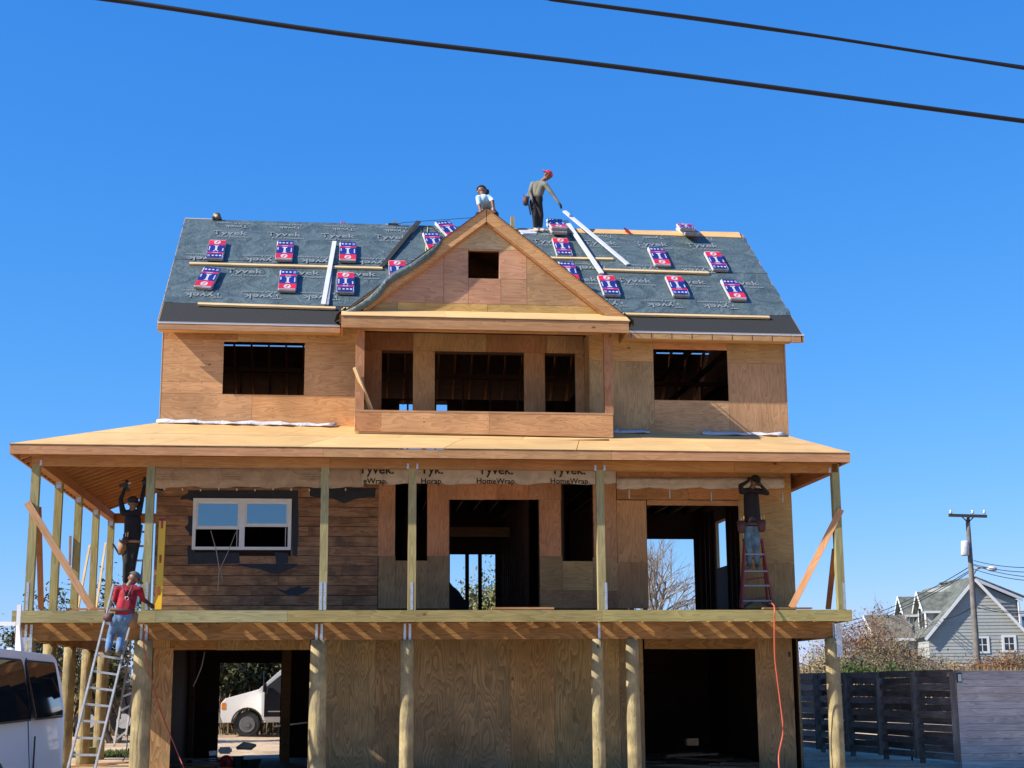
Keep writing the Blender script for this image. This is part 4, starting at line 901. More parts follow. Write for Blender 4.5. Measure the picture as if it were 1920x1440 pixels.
plank('roof_batten', (1028, 488), (1149, 490), .085, .04, BOARD_PALE, 'short wooden batten beside the gable, under the white metal strip', 'batten', GB_, .05)
plank('roof_batten', (1168, 593), (1442, 599), .085, .04, BOARD_PALE, 'pale wooden batten along the top of the black strip on the right roof', 'batten', GB_)
beam('metal_strip', onroof(627, 461, .10), onroof(606, 577, .07), .09, .03, METALW, None, up=(0, -.6, .8), color=(1, 1, 1), label='pale metal strip lying down the roof across the left batten', cat='metal strip')
beam('metal_strip', onroof(622, 506, .06), onroof(614, 577, .06), .05, .03, ALU, None, up=(0, -.6, .8), color=(1, 1, 1), label='shorter grey metal strip tucked beside the pale strip on the left roof', cat='metal strip')
beam('metal_strip', onroof(1060, 424, .14), onroof(1127, 524, .14), .10, .03, METALW, None, up=(0, -.6, .8), color=(1.1, 1.1, 1.1), label='white metal strip lying down the roof from the bundle stack to a lower bundle', cat='metal strip')
beam('metal_strip', on(1058, 396, RY-.15), onroof(1177, 500, .05), .09, .035, METALW, None, up=(0, -.6, .8), color=(1.1, 1.1, 1.1), label='long white metal strip being lowered by the roofer in the red cap', cat='metal strip')
beam('dark_strip', on(785, 415, RY-.05), onroof(716, 504, .05), .10, .03, BLACKM, None, up=(0, -.6, .8), color=(1, 1, 1), label='dark metal strip slanting from the ridge down to the end of the left batten', cat='metal strip')
# white open box of sheet at the ridge, wood block, hooks, rope
t = thing('sheet_stack', on(990, 440, 5.5), 'white sheets stacked on the ridge in front of the standing roofer', 'sheet stack')
for k in range(3): 
    q = on(988+k, 439-k*2, 5.48); link('sheet', bmesh_for(.34, .3, .02, SHW), t, None, Matrix.Translation(q) @ Matrix.Rotation(.55, 4, 'X') @ Matrix.Rotation(.1*k, 4, 'Z'))
q = on(961, 440, RY-.1); beam('wood_block', q, q+Vector((0, 0, .42)), .09, .09, BOARD_TR, None, up=(0, 1, 0), color=(1, 1, 1), label='short upright wooden block standing at the ridge right of the gable peak', cat='wood block')
t = thing('safety_anchor', on(407, 412, RY), 'rounded brown and yellow safety reel clamped on the left end of the ridge', 'anchor')
link('reel_case', mesh('r', *tube_geo([on(407, 407, RY)+Vector((0, -.09, 0)), on(407, 407, RY)+Vector((0, .09, 0))], .085, 14), True), t, flat('brown_case', (.12, .09, .06), .5))
link('reel_disc', mesh('r', *tube_geo([on(407, 408, RY)+Vector((0, -.1, 0)), on(407, 408, RY)+Vector((0, -.09, 0))], .045, 12), True), t, flat('tan_disc', (.5, .36, .16), .5)); box('clamp_foot', on(407, 414, RY).x-.1, on(407, 414, RY).x+.1, RY-.1, RY+.1, RZ, RZ+.05, RUBBER, t)
t = thing('nail_gun', on(738, 424, RY), 'small grey nail gun lying on the ridge left of the gable', 'nail gun')
q = on(738, 424, RY-.05); beam('gun_body', q+Vector((-.12, 0, .02)), q+Vector((.1, 0, .02)), .07, .08, RUBBER, t); beam('gun_nose', q+Vector((-.18, 0, .03)), q+Vector((-.121, 0, .03)), .05, .05, ALU, t); beam('gun_handle', q+Vector((.02, .02, .06)), q+Vector((.05, .02, .14)), .04, .04, flat('tan_grip', (.3, .22, .12)), t)
q = on(643, 422, RY-.03); t = thing('ridge_hook', q, 'small red hook fixed on the ridge with a line tied to it', 'hook'); tube('hook_ring', [q+Vector((.05*math.cos(a), 0, .05*math.sin(a)+.03)) for a in np.linspace(0, 6.2, 12)], .012, RED, t, 6)
tube('safety_line', arc(on(645, 420, RY-.03), on(735, 423, RY-.03), .02)+arc(on(745, 418, RY-.02), on(888, 408, 4.0), -.0)[1:], .008, CABLE, None, 5, label='thin dark safety line running along the ridge from the red hook to the gable peak', cat='rope')
tube('green_rope', [onroof(802, 428, .04), onroof(801, 445, .04), onroof(798, 470, .04), onroof(800, 500, .04)], .012, flat('green_rope', (.35, .45, .12)), None, 6, label='thin yellow-green rope hanging down the roof just left of the gable', cat='rope')
loop = [onroof(804+14*math.cos(a)+3*math.sin(3*a), 437+9*math.sin(a), .05) for a in np.linspace(0, 6.6, 22)]
tube('coiled_hose', loop, .014, CABLE, None, 6, label='black coiled air hose lying near the ridge left of the gable', cat='hose')
q = onroof(1177, 440, .08); t = thing('chalk_box', q, 'tiny red chalk box on the bare ridge strip right of the roofer', 'chalk box'); beam('case', q+Vector((-.05, 0, .04)), q+Vector((.04, 0, -.05)), .06, .06, RED, t); beam('nose', q+Vector((-.09, 0, .075)), q+Vector((-.052, 0, .042)), .03, .03, RUBBER, t)
# planks and bits on the porch roof, deck and balcony
p0, p1 = on(707, 823.5, .75), on(1142, 825, .75)
tube('long_plank', [p0, p0.lerp(p1, .3)+Vector((0, 0, -.0)), p0.lerp(p1, .62)-Vector((0, 0, .035)), p1], .017, BOARD, None, 4, (.7, .6, .5), label='long thin strip of wood lying along the porch roof below the balcony', cat='plank')
beam('loose_plank', on(665, 689, 1.0), on(697, 771, 1.25), .09, .035, BOARD_PALE, None, label='pale plank leaning inside the left end of the balcony', cat='plank')
beam('dark_plank', on(676, 724, 1.18), on(689, 771, 1.4), .09, .035, BOARD, None, color=(.15, .15, .17), label='dark plank leaning behind the pale one on the balcony', cat='plank')
box('deck_plank', on(922, 1138, .1).x, on(1039, 1138, .1).x, .1, .24, RZ1+.026, RZ1+.062, BOARD, None, (1, .9, .75), label='short plank lying on the deck edge in front of the middle doorway', cat='plank')
box('deck_plank', on(1432, 1138, .1).x, on(1523, 1138, .1).x, .1, .24, RZ1+.026, RZ1+.055, BOARD, None, (.75, .65, .5), label='short plank lying on the deck edge beside the red step ladder', cat='plank')
box('deck_plank', on(123, 1142, .1).x, on(205, 1142, .1).x, .1, .24, RZ1+.026, RZ1+.055, BOARD, None, (1, .85, .7), label='short plank lying on the deck edge near the left braces', cat='plank')
# yellow level
t = thing('spirit_level', on(298, 1140, .05), 'tall yellow spirit level standing upright on the deck beside the second post', 'spirit level')
a, b = on(296.5, 1143, -.03), on(305, 972, .12)
beam('level_body', a, b.lerp(a, .03), .05, .115, YELLOW, t, up=(1, 0, 0), color=(1, 1, 1)); beam('end_cap', b.lerp(a, .029), b, .052, .118, DRED, t, up=(1, 0, 0), color=(1, 1, 1))
for f_ in (.2, .55, .93): q = a.lerp(b, f_); beam('vial_window', q+Vector((0, -.03, -.07)), q+Vector((0, -.03, .07)), .012, .035, flat('vial_red', (.4, .05, .02)) if 'vial_red' not in bpy.data.materials else bpy.data.materials['vial_red'], t, up=(1, 0, 0), color=(1, 1, 1))
# ================================================================== PEOPLE
SKIN = flat('skin', (.30, .15, .085), .5, var=.08); SKIND = flat('skin_tanned', (.17, .08, .045), .5, var=.08)
def cloth(name, col, v=.2): return flat(name, col, .9, var=v, bump=.5, scale=7)
def remesh_person(parts, vox=.011):
    """parts: list of (label, p0, r0, p1, r1); returns one continuous mesh with a material index per part label"""
    bm = bmesh.new()
    for lab, p0, r0, p1, r1 in parts:
        p0, p1 = Vector(p0), Vector(p1); d = p1-p0; L = d.length
        M = frame_to(p0, p1) if L > 1e-4 else Matrix.Translation(p0)
        if L > 1e-4:
            R_ = M.to_3x3() @ Matrix.Rotation(math.pi/2, 3, 'Y'); MM = Matrix.Translation((p0+p1)/2) @ R_.to_4x4()
            bmesh.ops.create_cone(bm, cap_ends=True, segments=14, radius1=r0, radius2=r1, depth=L, matrix=MM)
        for p, r in ((p0, r0), (p1, r1)): bmesh.ops.create_icosphere(bm, subdivisions=2, radius=r*1.0, matrix=Matrix.Translation(p))
    me = bpy.data.meshes.new('raw'); bm.to_mesh(me); bm.free()
    o = bpy.data.objects.new('raw', me); COL.objects.link(o)
    r = o.modifiers.new('r', 'REMESH'); r.mode = 'VOXEL'; r.voxel_size = vox; s = o.modifiers.new('s', 'SMOOTH'); s.iterations = 3; s.factor = .5
    dg = bpy.context.evaluated_depsgraph_get(); out_ = bpy.data.meshes.new_from_object(o.evaluated_get(dg)); bpy.data.objects.remove(o)
    # undo a cone flipped end for end is impossible to see; classify faces by nearest segment
    n = len(out_.polygons); c = np.empty(n*3); out_.polygons.foreach_get('center', c); c = c.reshape(-1, 3)
    best = np.full(n, 1e9); idx = np.zeros(n, int); labs = []
    for lab, p0, r0, p1, r1 in parts:
        if lab not in labs: labs.append(lab)
        a = np.array(p0); d = np.array(p1)-a; L2 = max((d@d), 1e-9); t = np.clip(((c-a)@d)/L2, 0, 1)
        dist = np.linalg.norm(c-(a+t[:, None]*d), axis=1)-(r0+(r1-r0)*t)
        m_ = dist < best; best[m_] = dist[m_]; idx[m_] = labs.index(lab)
    out_.polygons.foreach_set('material_index', idx); out_.polygons.foreach_set('use_smooth', [True]*n)
    return out_, labs
def V3(*a): return Vector(a)
def person(J, mats, label, face, hat=None, base=None, shoe='shoe', glove='skin', long_sleeve=True, right=None, belly=1.0, sleeve='shirt'):
    """J: joints as points; face: direction the face looks; right: unit vector from the left to the right shoulder"""
    face = Vector(face).normalized(); P = []
    def seg(lab, a, ra, b, rb): P.append((lab, Vector(a), ra, Vector(b), rb))
    ch, pe = J['chest'], J['pelvis']; r = (J['shR']-J['shL']).normalized()
    # torso: three columns
    for k, w_ in ((-1, .085), (0, 0), (1, .085)):
        seg('shirt', ch+r*w_, .105 if k else .115, pe+V3(0, 0, .08)+r*w_*.85, .098*belly)
        seg('pants', pe+V3(0, 0, .03)+r*w_, .10, pe-V3(0, 0, .04)+r*w_*.9, .10)
    seg('shirt', J['shL'], .062, J['shR'], .062); seg('shirt', J['shL'].lerp(J['neck'], .5)-V3(0, 0, .02), .06, J['shR'].lerp(J['neck'], .5)-V3(0, 0, .02), .06)
    seg('skin', J['neck']-(J['head']-J['neck']).normalized()*.04, .056, J['head'], .05)
    up = (J['head']-J['neck']).normalized(); hd = J['head']
    seg('skin', hd+up*.03-face*.01, .092, hd+up*.0+face*.012, .085); seg('skin', hd-up*.05+face*.035, .06, hd-up*.075+face*.055, .04)
    sd_ = up.cross(face).normalized()
    seg('skin', hd+face*.095+up*.005, .012, hd+face*.108-up*.022, .016)                     # nose
    for s in (-1, 1): seg('skin', hd+sd_*s*.088+up*.015, .018, hd+sd_*s*.09-up*.02, .014)   # ears
    for s_ in ('L', 'R'):
        sh, el, ha = J['sh'+s_], J['el'+s_], J['ha'+s_]
        seg(sleeve if not long_sleeve else 'shirt', sh, .060, sh.lerp(el, .8), .046); seg('shirt' if long_sleeve else sleeve, sh.lerp(el, .7), .046, el, .043)
        fl = 'shirt' if long_sleeve is True else long_sleeve or 'skin'
        wr = el.lerp(ha, .93); seg(fl, el, .043, wr, .030)
        d = (ha-el).normalized(); seg(glove, wr, .027, ha+d*.06, .032)
        # palm, four fingers, thumb
        pa = ha+d*.055; side = d.cross(face); side = side.normalized() if side.length > .1 else d.cross(V3(0, 0, 1)).normalized(); nrm = d.cross(side).normalized()
        seg(glove, pa-side*.025, .020, pa+side*.025, .020)
        for i, (o_, L_) in enumerate(((-.034, .06), (-.012, .075), (.011, .07), (.033, .055))):
            k = pa+side*o_+d*.02; k2 = k+d*L_*.55+nrm*.008; seg(glove, k, .0115, k2, .0105); seg(glove, k2, .0105, k2+d*L_*.3+nrm*.03, .0095)
        tb = ha+side*(-.03)+d*.01; seg(glove, tb, .014, tb-side*.03+d*.035, .012); seg(glove, tb-side*.03+d*.035, .012, tb-side*.03+d*.06+nrm*.012, .0105)
        hp, kn, an, to = J['hip'+s_], J['kn'+s_], J['an'+s_], J['to'+s_]
        seg('pants', hp, .098, kn, .066); seg('pants', kn, .066, an+(kn-an).normalized()*.05, .055)
        seg(shoe, an, .045, an-(kn-an).normalized()*.03, .046); seg(shoe, an-V3(0, 0, .04), .042, to, .036)
    me, labs = remesh_person(P)
    for l in labs: me.materials.append(mats[l])
    base = base or Vector((pe.x, pe.y, min(J['anL'].z, J['anR'].z)-.07))
    t = link('person', me, None, None, Matrix.Identity(4), label, 'person')
    # eyes and mouth
    for s in (-1, 1):
        q = hd+face*.082+sd_*s*.034+up*.018; v_, f_ = [], []
        bm = bmesh.new(); bmesh.ops.create_icosphere(bm, subdivisions=1, radius=.012, matrix=Matrix.Translation(q)); me = bpy.data.meshes.new('eye'); bm.to_mesh(me); bm.free(); link('eye', me, t, RUBBER)
    tube('mouth', [hd+face*.095-up*.05+sd_*k for k in (-.02, 0, .02)], .005, DRED, t, 4)
    if hat:
        kind, hm, bd = hat; bm = bmesh.new(); M = Matrix.Identity(4)
        c0 = hd+up*.045-face*.008; Z = up; X = (bd-up*bd.dot(up)).normalized(); Yv = Z.cross(X)
        for i in range(3): M[i][0], M[i][1], M[i][2], M[i][3] = X[i], Yv[i], Z[i], c0[i]
        vs, fs = [], []; n = 18
        for k in range(6):
            a = k/5*math.pi/2; rr = .104*math.cos(a) if k < 5 else .01; zz = .095*math.sin(a)
            for j in range(n): th = 2*math.pi*j/n; vs.append(M @ Vector((rr*1.06*math.cos(th), rr*math.sin(th), zz)))
        for k in range(5):
            for j in range(n): fs.append((k*n+j, k*n+(j+1)%n, (k+1)*n+(j+1)%n, (k+1)*n+j))
        ho = link('hat', mesh('hat', vs, fs, True), t, hm)
        vs, fs = [], []
        if kind == 'cap': rng = [(-1.1+2.2*i/10) for i in range(11)]; r1 = lambda th: .104+.075*math.cos(th*1.0)
        else: rng = [2*math.pi*i/24 for i in range(25)]; r1 = lambda th: .145
        for th in rng:
            for rr, zz in ((.098, .005), (r1(th), -.012)): vs.append(M @ Vector((rr*1.05*math.cos(th), rr*math.sin(th), zz)))
        fs = [(i*2, i*2+1, i*2+3, i*2+2) for i in range(len(rng)-1)]
        bo = link('brim', mesh('brim', vs, fs), t, hm); s = bo.modifiers.new('s', 'SOLIDIFY'); s.thickness = .006
    return t
def belt_ring(t, pe, r, mat, rad=.125, wx=.20, h=.09, name='tool_belt'):
    y = Vector((0, 0, 1)).cross(r).normalized(); pts = [pe+V3(0, 0, h)+r*wx*math.cos(a)+y*rad*math.sin(a) for a in np.linspace(0, 2*math.pi, 21)]
    vs, fs = [], []
    for p in pts: vs += [p-V3(0, 0, .025), p+V3(0, 0, .025)]
    fs = [(i*2, i*2+2, i*2+3, i*2+1) for i in range(20)]
    o = link(name, mesh(name, vs, fs, True), t, mat); s = o.modifiers.new('s', 'SOLIDIFY'); s.thickness = .008
def pouch(t, c, r, mat, sx=.13, sz=.22, sy=.09, name='tool_pouch'):
    bm = bmesh.new(); bmesh.ops.create_cube(bm, size=1)
    for v in bm.verts:
        f = 1.0 if v.co.z > 0 else .78
        v.co = c+Vector((v.co.x*sx*f, v.co.y*sy*f, v.co.z*sz))
    bmesh.ops.bevel(bm, geom=bm.edges[:], offset=.022, segments=2, affect='EDGES'); me = bpy.data.meshes.new(name); bm.to_mesh(me); bm.free()
    for p in me.polygons: p.use_smooth = True
    o = link(name, me, t, mat); 
    for k in range(3): beam('tool', c+V3(-sx*.3+k*sx*.3, 0, sz*.45), c+V3(-sx*.3+k*sx*.32, .0, sz*.45+.06+.02*k), .014, .014, (RUBBER, ALU, YELLOW)[k], o, color=(1, 1, 1))
    return o
LEATHER = flat('tan_leather', (.30, .15, .06), .7, var=.2); LEATHERD = flat('dark_leather', (.10, .04, .035), .7, var=.2)
# A roofer in the red cap
y_ = RY-.12
def j(u, v, dy=0, y=y_): return on(u, v, y+dy)
J = dict(chest=j(1008, 352), pelvis=j(1004, 374), neck=j(1018, 339, -.03), head=j(1026.5, 330, -.06), shL=j(999, 345, .06), shR=j(1023, 347, -.12), elL=j(993, 361, -.06), haL=j(998, 374, -.16), elR=j(1036, 364, -.2), haR=j(1048, 381, -.26),
    hipL=j(1000, 379), hipR=j(1009, 379, -.05), knL=j(1003, 405, -.08), knR=j(1014, 404, -.06), anL=j(1004, 428), anR=j(1013, 428), toL=j(1009, 431.5, -.12), toR=j(1020, 431.5, -.1))
MA = dict(shirt=cloth('olive_grey_shirt', (.17, .165, .125)), pants=cloth('black_trousers', (.018, .017, .018)), skin=SKIND, shoe=flat('pale_boots', (.45, .36, .28)), glove=RUBBER)
pA = person(J, MA, 'roofer in backwards red cap and olive shirt bending to hold a long white strip', (.75, -.6, -.35), ('cap', RED, Vector((-1, .3, 0))), glove='glove')
belt_ring(pA, J['pelvis'], (J['shR']-J['shL']).normalized(), LEATHERD, .11, .17, .06)
pouch(pA, j(986, 377, -.1), None, LEATHERD, .15, .22); beam('hammer', j(991, 383, -.14), j(995, 403, -.12), .02, .025, RUBBER, pA)
# B crouching at the gable peak
yb = 2.2
def jb(u, v, dy=0): return on(u, v, yb+dy)
J = dict(chest=jb(907, 374, .02), pelvis=jb(913, 398, .40), neck=jb(905, 367, .12), head=jb(903.5, 359, .2), shL=jb(897, 371, -.02), shR=jb(918, 372, .02), elL=jb(898, 384, -.1), haL=jb(901, 394, -.2), elR=jb(923, 376, -.1), haR=jb(925, 390, -.15),
    hipL=jb(905, 402, .4), hipR=jb(920, 402, .4), knL=jb(897, 402, .05), knR=jb(925, 398, .1), anL=jb(903, 414, .35), anR=jb(931, 402, .5), toL=jb(903, 417, .2), toR=jb(932, 405, .35))
MB_ = dict(shirt=cloth('light_blue_shirt', (.42, .60, .72)), pants=cloth('dark_work_trousers', (.02, .022, .035)), skin=SKIND, shoe=RUBBER)
pB = person(J, MB_, 'roofer in a pale blue shirt and black hat crouching behind the peak of the gable', (.1, 1, -.35), ('cap', RUBBER, Vector((.5, 1, .2))), long_sleeve='skin', belly=1.25)
# C under the left porch with the drill
yc = .95
def jc(u, v, dy=0): return on(u, v, yc+dy)
J = dict(chest=jc(245, 975), pelvis=jc(244, 1018), neck=jc(248, 957), head=jc(249, 944, -.02), shL=jc(231, 962), shR=jc(260, 962), elL=jc(226, 937, -.02), haL=jc(235, 914, -.05), elR=jc(266, 938), haR=jc(271, 908),
    hipL=jc(237, 1024), hipR=jc(251, 1024), knL=jc(237, 1056, -.1), knR=jc(247, 1058, -.05), anL=jc(235, 1093), anR=jc(246, 1095), toL=jc(237, 1099, -.12), toR=jc(248, 1101, -.12))
MC = dict(shirt=cloth('black_sweater', (.010, .010, .013)), pants=cloth('dark_camo_trousers', (.022, .022, .018), .5), skin=SKIND, shoe=RUBBER, glove=RUBBER)
pC = person(J, MC, 'worker in black holding a drill overhead under the left porch roof', (.5, -.75, .1), ('cap', RUBBER, Vector((.5, -.8, 0))), glove='glove', belly=1.18)
belt_ring(pC, J['pelvis'], V3(1, 0, 0), LEATHER, .13, .19, .02)
pouch(pC, jc(229, 1028, -.1), None, LEATHER, .16, .24); pouch(pC, jc(235, 1014, -.14), None, LEATHERD, .12, .14)
t = thing('cordless_drill', jc(236, 911, -.06), 'black cordless drill held overhead by the worker in black on the left porch', 'drill')
beam('drill_body', jc(224, 911, -.08), jc(240, 907, -.08), .05, .06, RUBBER, t); beam('drill_grip', jc(236, 908, -.08), jc(239, 917, -.07), .04, .04, RUBBER, t); beam('chuck', jc(245, 905, -.08), jc(240.2, 907, -.08), .03, .03, ALU, t); beam('battery', jc(236, 919, -.07), jc(243, 919, -.07), .06, .045, RUBBER, t)
# D on the aluminium ladder, seen from behind
yd = -.95
def jd(u, v, dy=0): return on(u, v, yd+dy)
J = dict(chest=jd(237, 1113), pelvis=jd(229, 1155, -.12), neck=jd(244, 1095, .02), head=jd(250, 1086, .05), shL=jd(221, 1104), shR=jd(262, 1106), elL=jd(215, 1125, .08), haL=jd(228, 1136, .25), elR=jd(268, 1124, .1), haR=jd(280, 1132, .3),
    hipL=jd(220, 1160, -.1), hipR=jd(236, 1161, -.1), knL=jd(208, 1190, .1), knR=jd(227, 1192, .1), anL=jd(202, 1219, -.15), anR=jd(222, 1220, -.15), toL=jd(207, 1224, .05), toR=jd(226, 1225, .05))
MD = dict(shirt=cloth('red_tshirt', (.27, .010, .02), .6), pants=cloth('blue_jeans', (.10, .19, .33), .4), skin=SKIND, shoe=flat('grey_shoes', (.12, .11, .10)), sleeve=RUBBER, glove=RUBBER)
MD['dark'] = RUBBER
pD = person(J, MD, 'worker in red shirt, harness and blue jeans climbing the aluminium ladder, seen from behind', (.35, 1, 0), ('cap', flat('grey_cap', (.09, .085, .08)), Vector((.9, .6, 0))), long_sleeve='dark', glove='glove', belly=1.22)
bk = -.13
for a, b in (((229, 1098), (238, 1122)), ((249, 1098), (238, 1122)), ((238, 1122), (228, 1147)), ((238, 1122), (246, 1146))): tube('harness_strap', [jd(a[0], a[1], bk), jd((a[0]+b[0])/2, (a[1]+b[1])/2, bk-.015), jd(b[0], b[1], bk)], .017, LEATHERD, pD, 6)
tube('harness_ring', [jd(238, 1122, bk-.03)+V3(.03*math.cos(a), 0, .03*math.sin(a)) for a in np.linspace(0, 6.2, 10)], .008, ALU, pD, 5)
belt_ring(pD, J['pelvis'], V3(1, 0, -.1), LEATHERD, .14, .205, .09)
pouch(pD, jd(249, 1163, -.12), None, LEATHER, .17, .27, .12); pouch(pD, jd(204, 1158, -.12), None, LEATHERD, .2, .14, .1)
# E on the red step ladder
ye_ = 1.35
def je(u, v, dy=0): return on(u, v, ye_+dy)
J = dict(chest=je(1405, 932), pelvis=je(1408, 988), neck=je(1410, 915), head=je(1415, 903, -.05), shL=je(1391, 921), shR=je(1424, 921), elL=je(1388, 911, -.14), haL=je(1403, 902, -.16), elR=je(1439, 925, -.08), haR=je(1426, 909, -.15),
    hipL=je(1401, 993), hipR=je(1416, 993), knL=je(1404, 1025, -.05), knR=je(1418, 1025, -.05), anL=je(1405, 1058), anR=je(1420, 1058), toL=je(1399, 1065, -.16), toR=je(1421, 1066, -.18))
ME = dict(shirt=cloth('black_hoodie', (.014, .013, .018)), pants=cloth('faded_jeans', (.11, .19, .24), .45), skin=SKIND, shoe=flat('brown_boots', (.12, .09, .07)), glove=RUBBER)
pE = person(J, ME, 'worker in black hoodie and faded jeans standing on the red step ladder, hands raised', (-.2, -.9, .3), ('cap', RUBBER, Vector((-.3, -1, 0))), glove='glove', belly=1.3)
belt_ring(pE, J['pelvis'], V3(1, 0, 0), LEATHERD, .14, .205, .05); pouch(pE, je(1390, 988, -.12), None, LEATHERD, .17, .24); pouch(pE, je(1428, 986, -.1), None, LEATHERD, .17, .24)
# ================================================================== LADDERS
def ladder(name, L0, L1, R0, R1, n, mat, rmat, label, f0=.02, f1=.98, rail=(.03, .085), group=None, up=(0, -1, .25)):
    t = thing(name, (Vector(L0)+Vector(R0))/2, label, 'ladder')
    beam('rail', L0, L1, rail[0], rail[1], mat, t, up=up, color=(1, 1, 1)); beam('rail', R0, R1, rail[0], rail[1], mat, t, up=up, color=(1, 1, 1))
    for i in range(n):
        f = f0+(f1-f0)*i/max(1, n-1); a, b = Vector(L0).lerp(Vector(L1), f), Vector(R0).lerp(Vector(R1), f); beam('rung', a, b, .042, .036, rmat, t, color=(1, 1, 1))
    return t
def ext(a, b, f): return Vector(a).lerp(Vector(b), f)
La, Lb = on(129, 1434, -1.45), on(213, 1096, -.42); Ra, Rb = on(180, 1434, -1.45), on(259, 1110, -.42)
La2, Ra2 = ext(La, Lb, -.07), ext(Ra, Rb, -.07)
ladder('extension_ladder', La2, Lb, Ra2, Rb, 12, ALU, ALU, 'aluminium extension ladder leaning on the deck edge with the red-shirted worker on it', .03, .96)
ladder('rear_ladder', on(214, 1398, 1.2), on(245, 1210, 2.4), on(236, 1380, 1.2), on(262, 1214, 2.4), 7, ALU, ALU, 'second aluminium ladder leaning behind the second round pile', .05, .9, (.03, .07))
BLUE = flat('blue_fibreglass', (.05, .22, .34), .5)
ladder('blue_ladder', on(239, 1142, .75), on(266, 985, 1.3), on(258, 1142, .75), on(277, 985, 1.3), 6, BLUE, ALU, 'blue fibreglass ladder behind the worker in black on the left porch', .05, .92)
t = thing('step_ladder', on(1415, 1138, 1.4), 'red fibreglass step ladder with grey steps on the right end of the deck', 'ladder')
fl0, fl1 = on(1392, 1141, 1.05), on(1397, 1012, 1.36); fr0, fr1 = on(1449, 1141, 1.05), on(1428, 1012, 1.36)
bl0, bl1 = on(1388, 1139, 1.9), on(1396, 1012, 1.5); br0, br1 = on(1440, 1139, 1.9), on(1429, 1012, 1.5)
for a, b in ((fl0, fl1), (fr0, fr1), (bl0, bl1), (br0, br1)): beam('rail', a, b, .03, .07, DRED, t, up=(0, -1, .2), color=(1, 1, 1))
for v in (1127, 1099, 1072, 1040):
    f = (1141-v)/(1141-1012); beam('step', fl0.lerp(fl1, f), fr0.lerp(fr1, f), .085, .03, flat('grey_step', (.25, .26, .28), .5, .5) if 'grey_step' not in bpy.data.materials else bpy.data.materials['grey_step'], t, color=(1, 1, 1))
for f in (.1, .4, .7): beam('rear_brace', bl0.lerp(bl1, f), br0.lerp(br1, f+.05), .02, .03, DRED, t, color=(1, 1, 1))
beam('top_cap', fl1+V3(-.02, .04, 0), fr1+V3(.02, .04, 0), .18, .04, DRED, t, color=(1, 1, 1))
for a, b in ((fl0, .17), (fr0, .17)):
    other = fr0 if a is fl0 else fl0; beam('knee_brace', a.lerp(other, .02)+V3(0, .01, .02), a.lerp(other, .35)+V3(0, .01, .13), .02, .05, RUBBER, t, color=(1, 1, 1))
# hoses
hp = [on(u, v, yy) for u, v, yy in ((1443, 1128, .8), (1449, 1133, .2), (1452, 1139, -.14), (1452, 1165, -.16), (1452, 1200, -.1), (1453, 1235, .0), (1457, 1270, .05), (1462, 1310, .1), (1467, 1350, .1), (1468, 1375, .1), (1463, 1400, .1), (1460, 1420, .1), (1461, 1440, .0), (1463, 1452, -.2))]
def smooth_pts(P, n=4):
    out_ = []
    for i in range(len(P)-1):
        a = P[max(i-1, 0)]; b = P[i]; c = P[i+1]; d = P[min(i+2, len(P)-1)]
        for k in range(n):
            t = k/n; out_.append(.5*((2*b)+(-a+c)*t+(2*a-5*b+4*c-d)*t*t+(-a+3*b-3*c+d)*t**3))
    return out_+[P[-1]]
tube('air_hose', smooth_pts(hp), .0135, HOSE, None, 8, label='orange air hose hanging from the deck edge at right down to the ground', cat='hose')
tube('air_hose', smooth_pts([on(u, v, yy) for u, v, yy in ((272, 1180, .1), (270, 1215, .1), (281, 1265, .3), (300, 1330, 1.0), (322, 1385, 1.4), (345, 1440, 1.2), (352, 1452, 1.0))]), .011, flat('dull_red_hose', (.40, .08, .06)), None, 6, label='thin red hose running down across the left pier panel', cat='hose')
q = onground(300, 1446, .0)
tube('hose_coil', [q+V3(.16*math.cos(a), .16*math.sin(a), .03+.012*a/3) for a in np.linspace(0, 19, 60)], .014, YELLOW, None, 6, label='coil of yellow hose on the ground by the left pier', cat='hose')
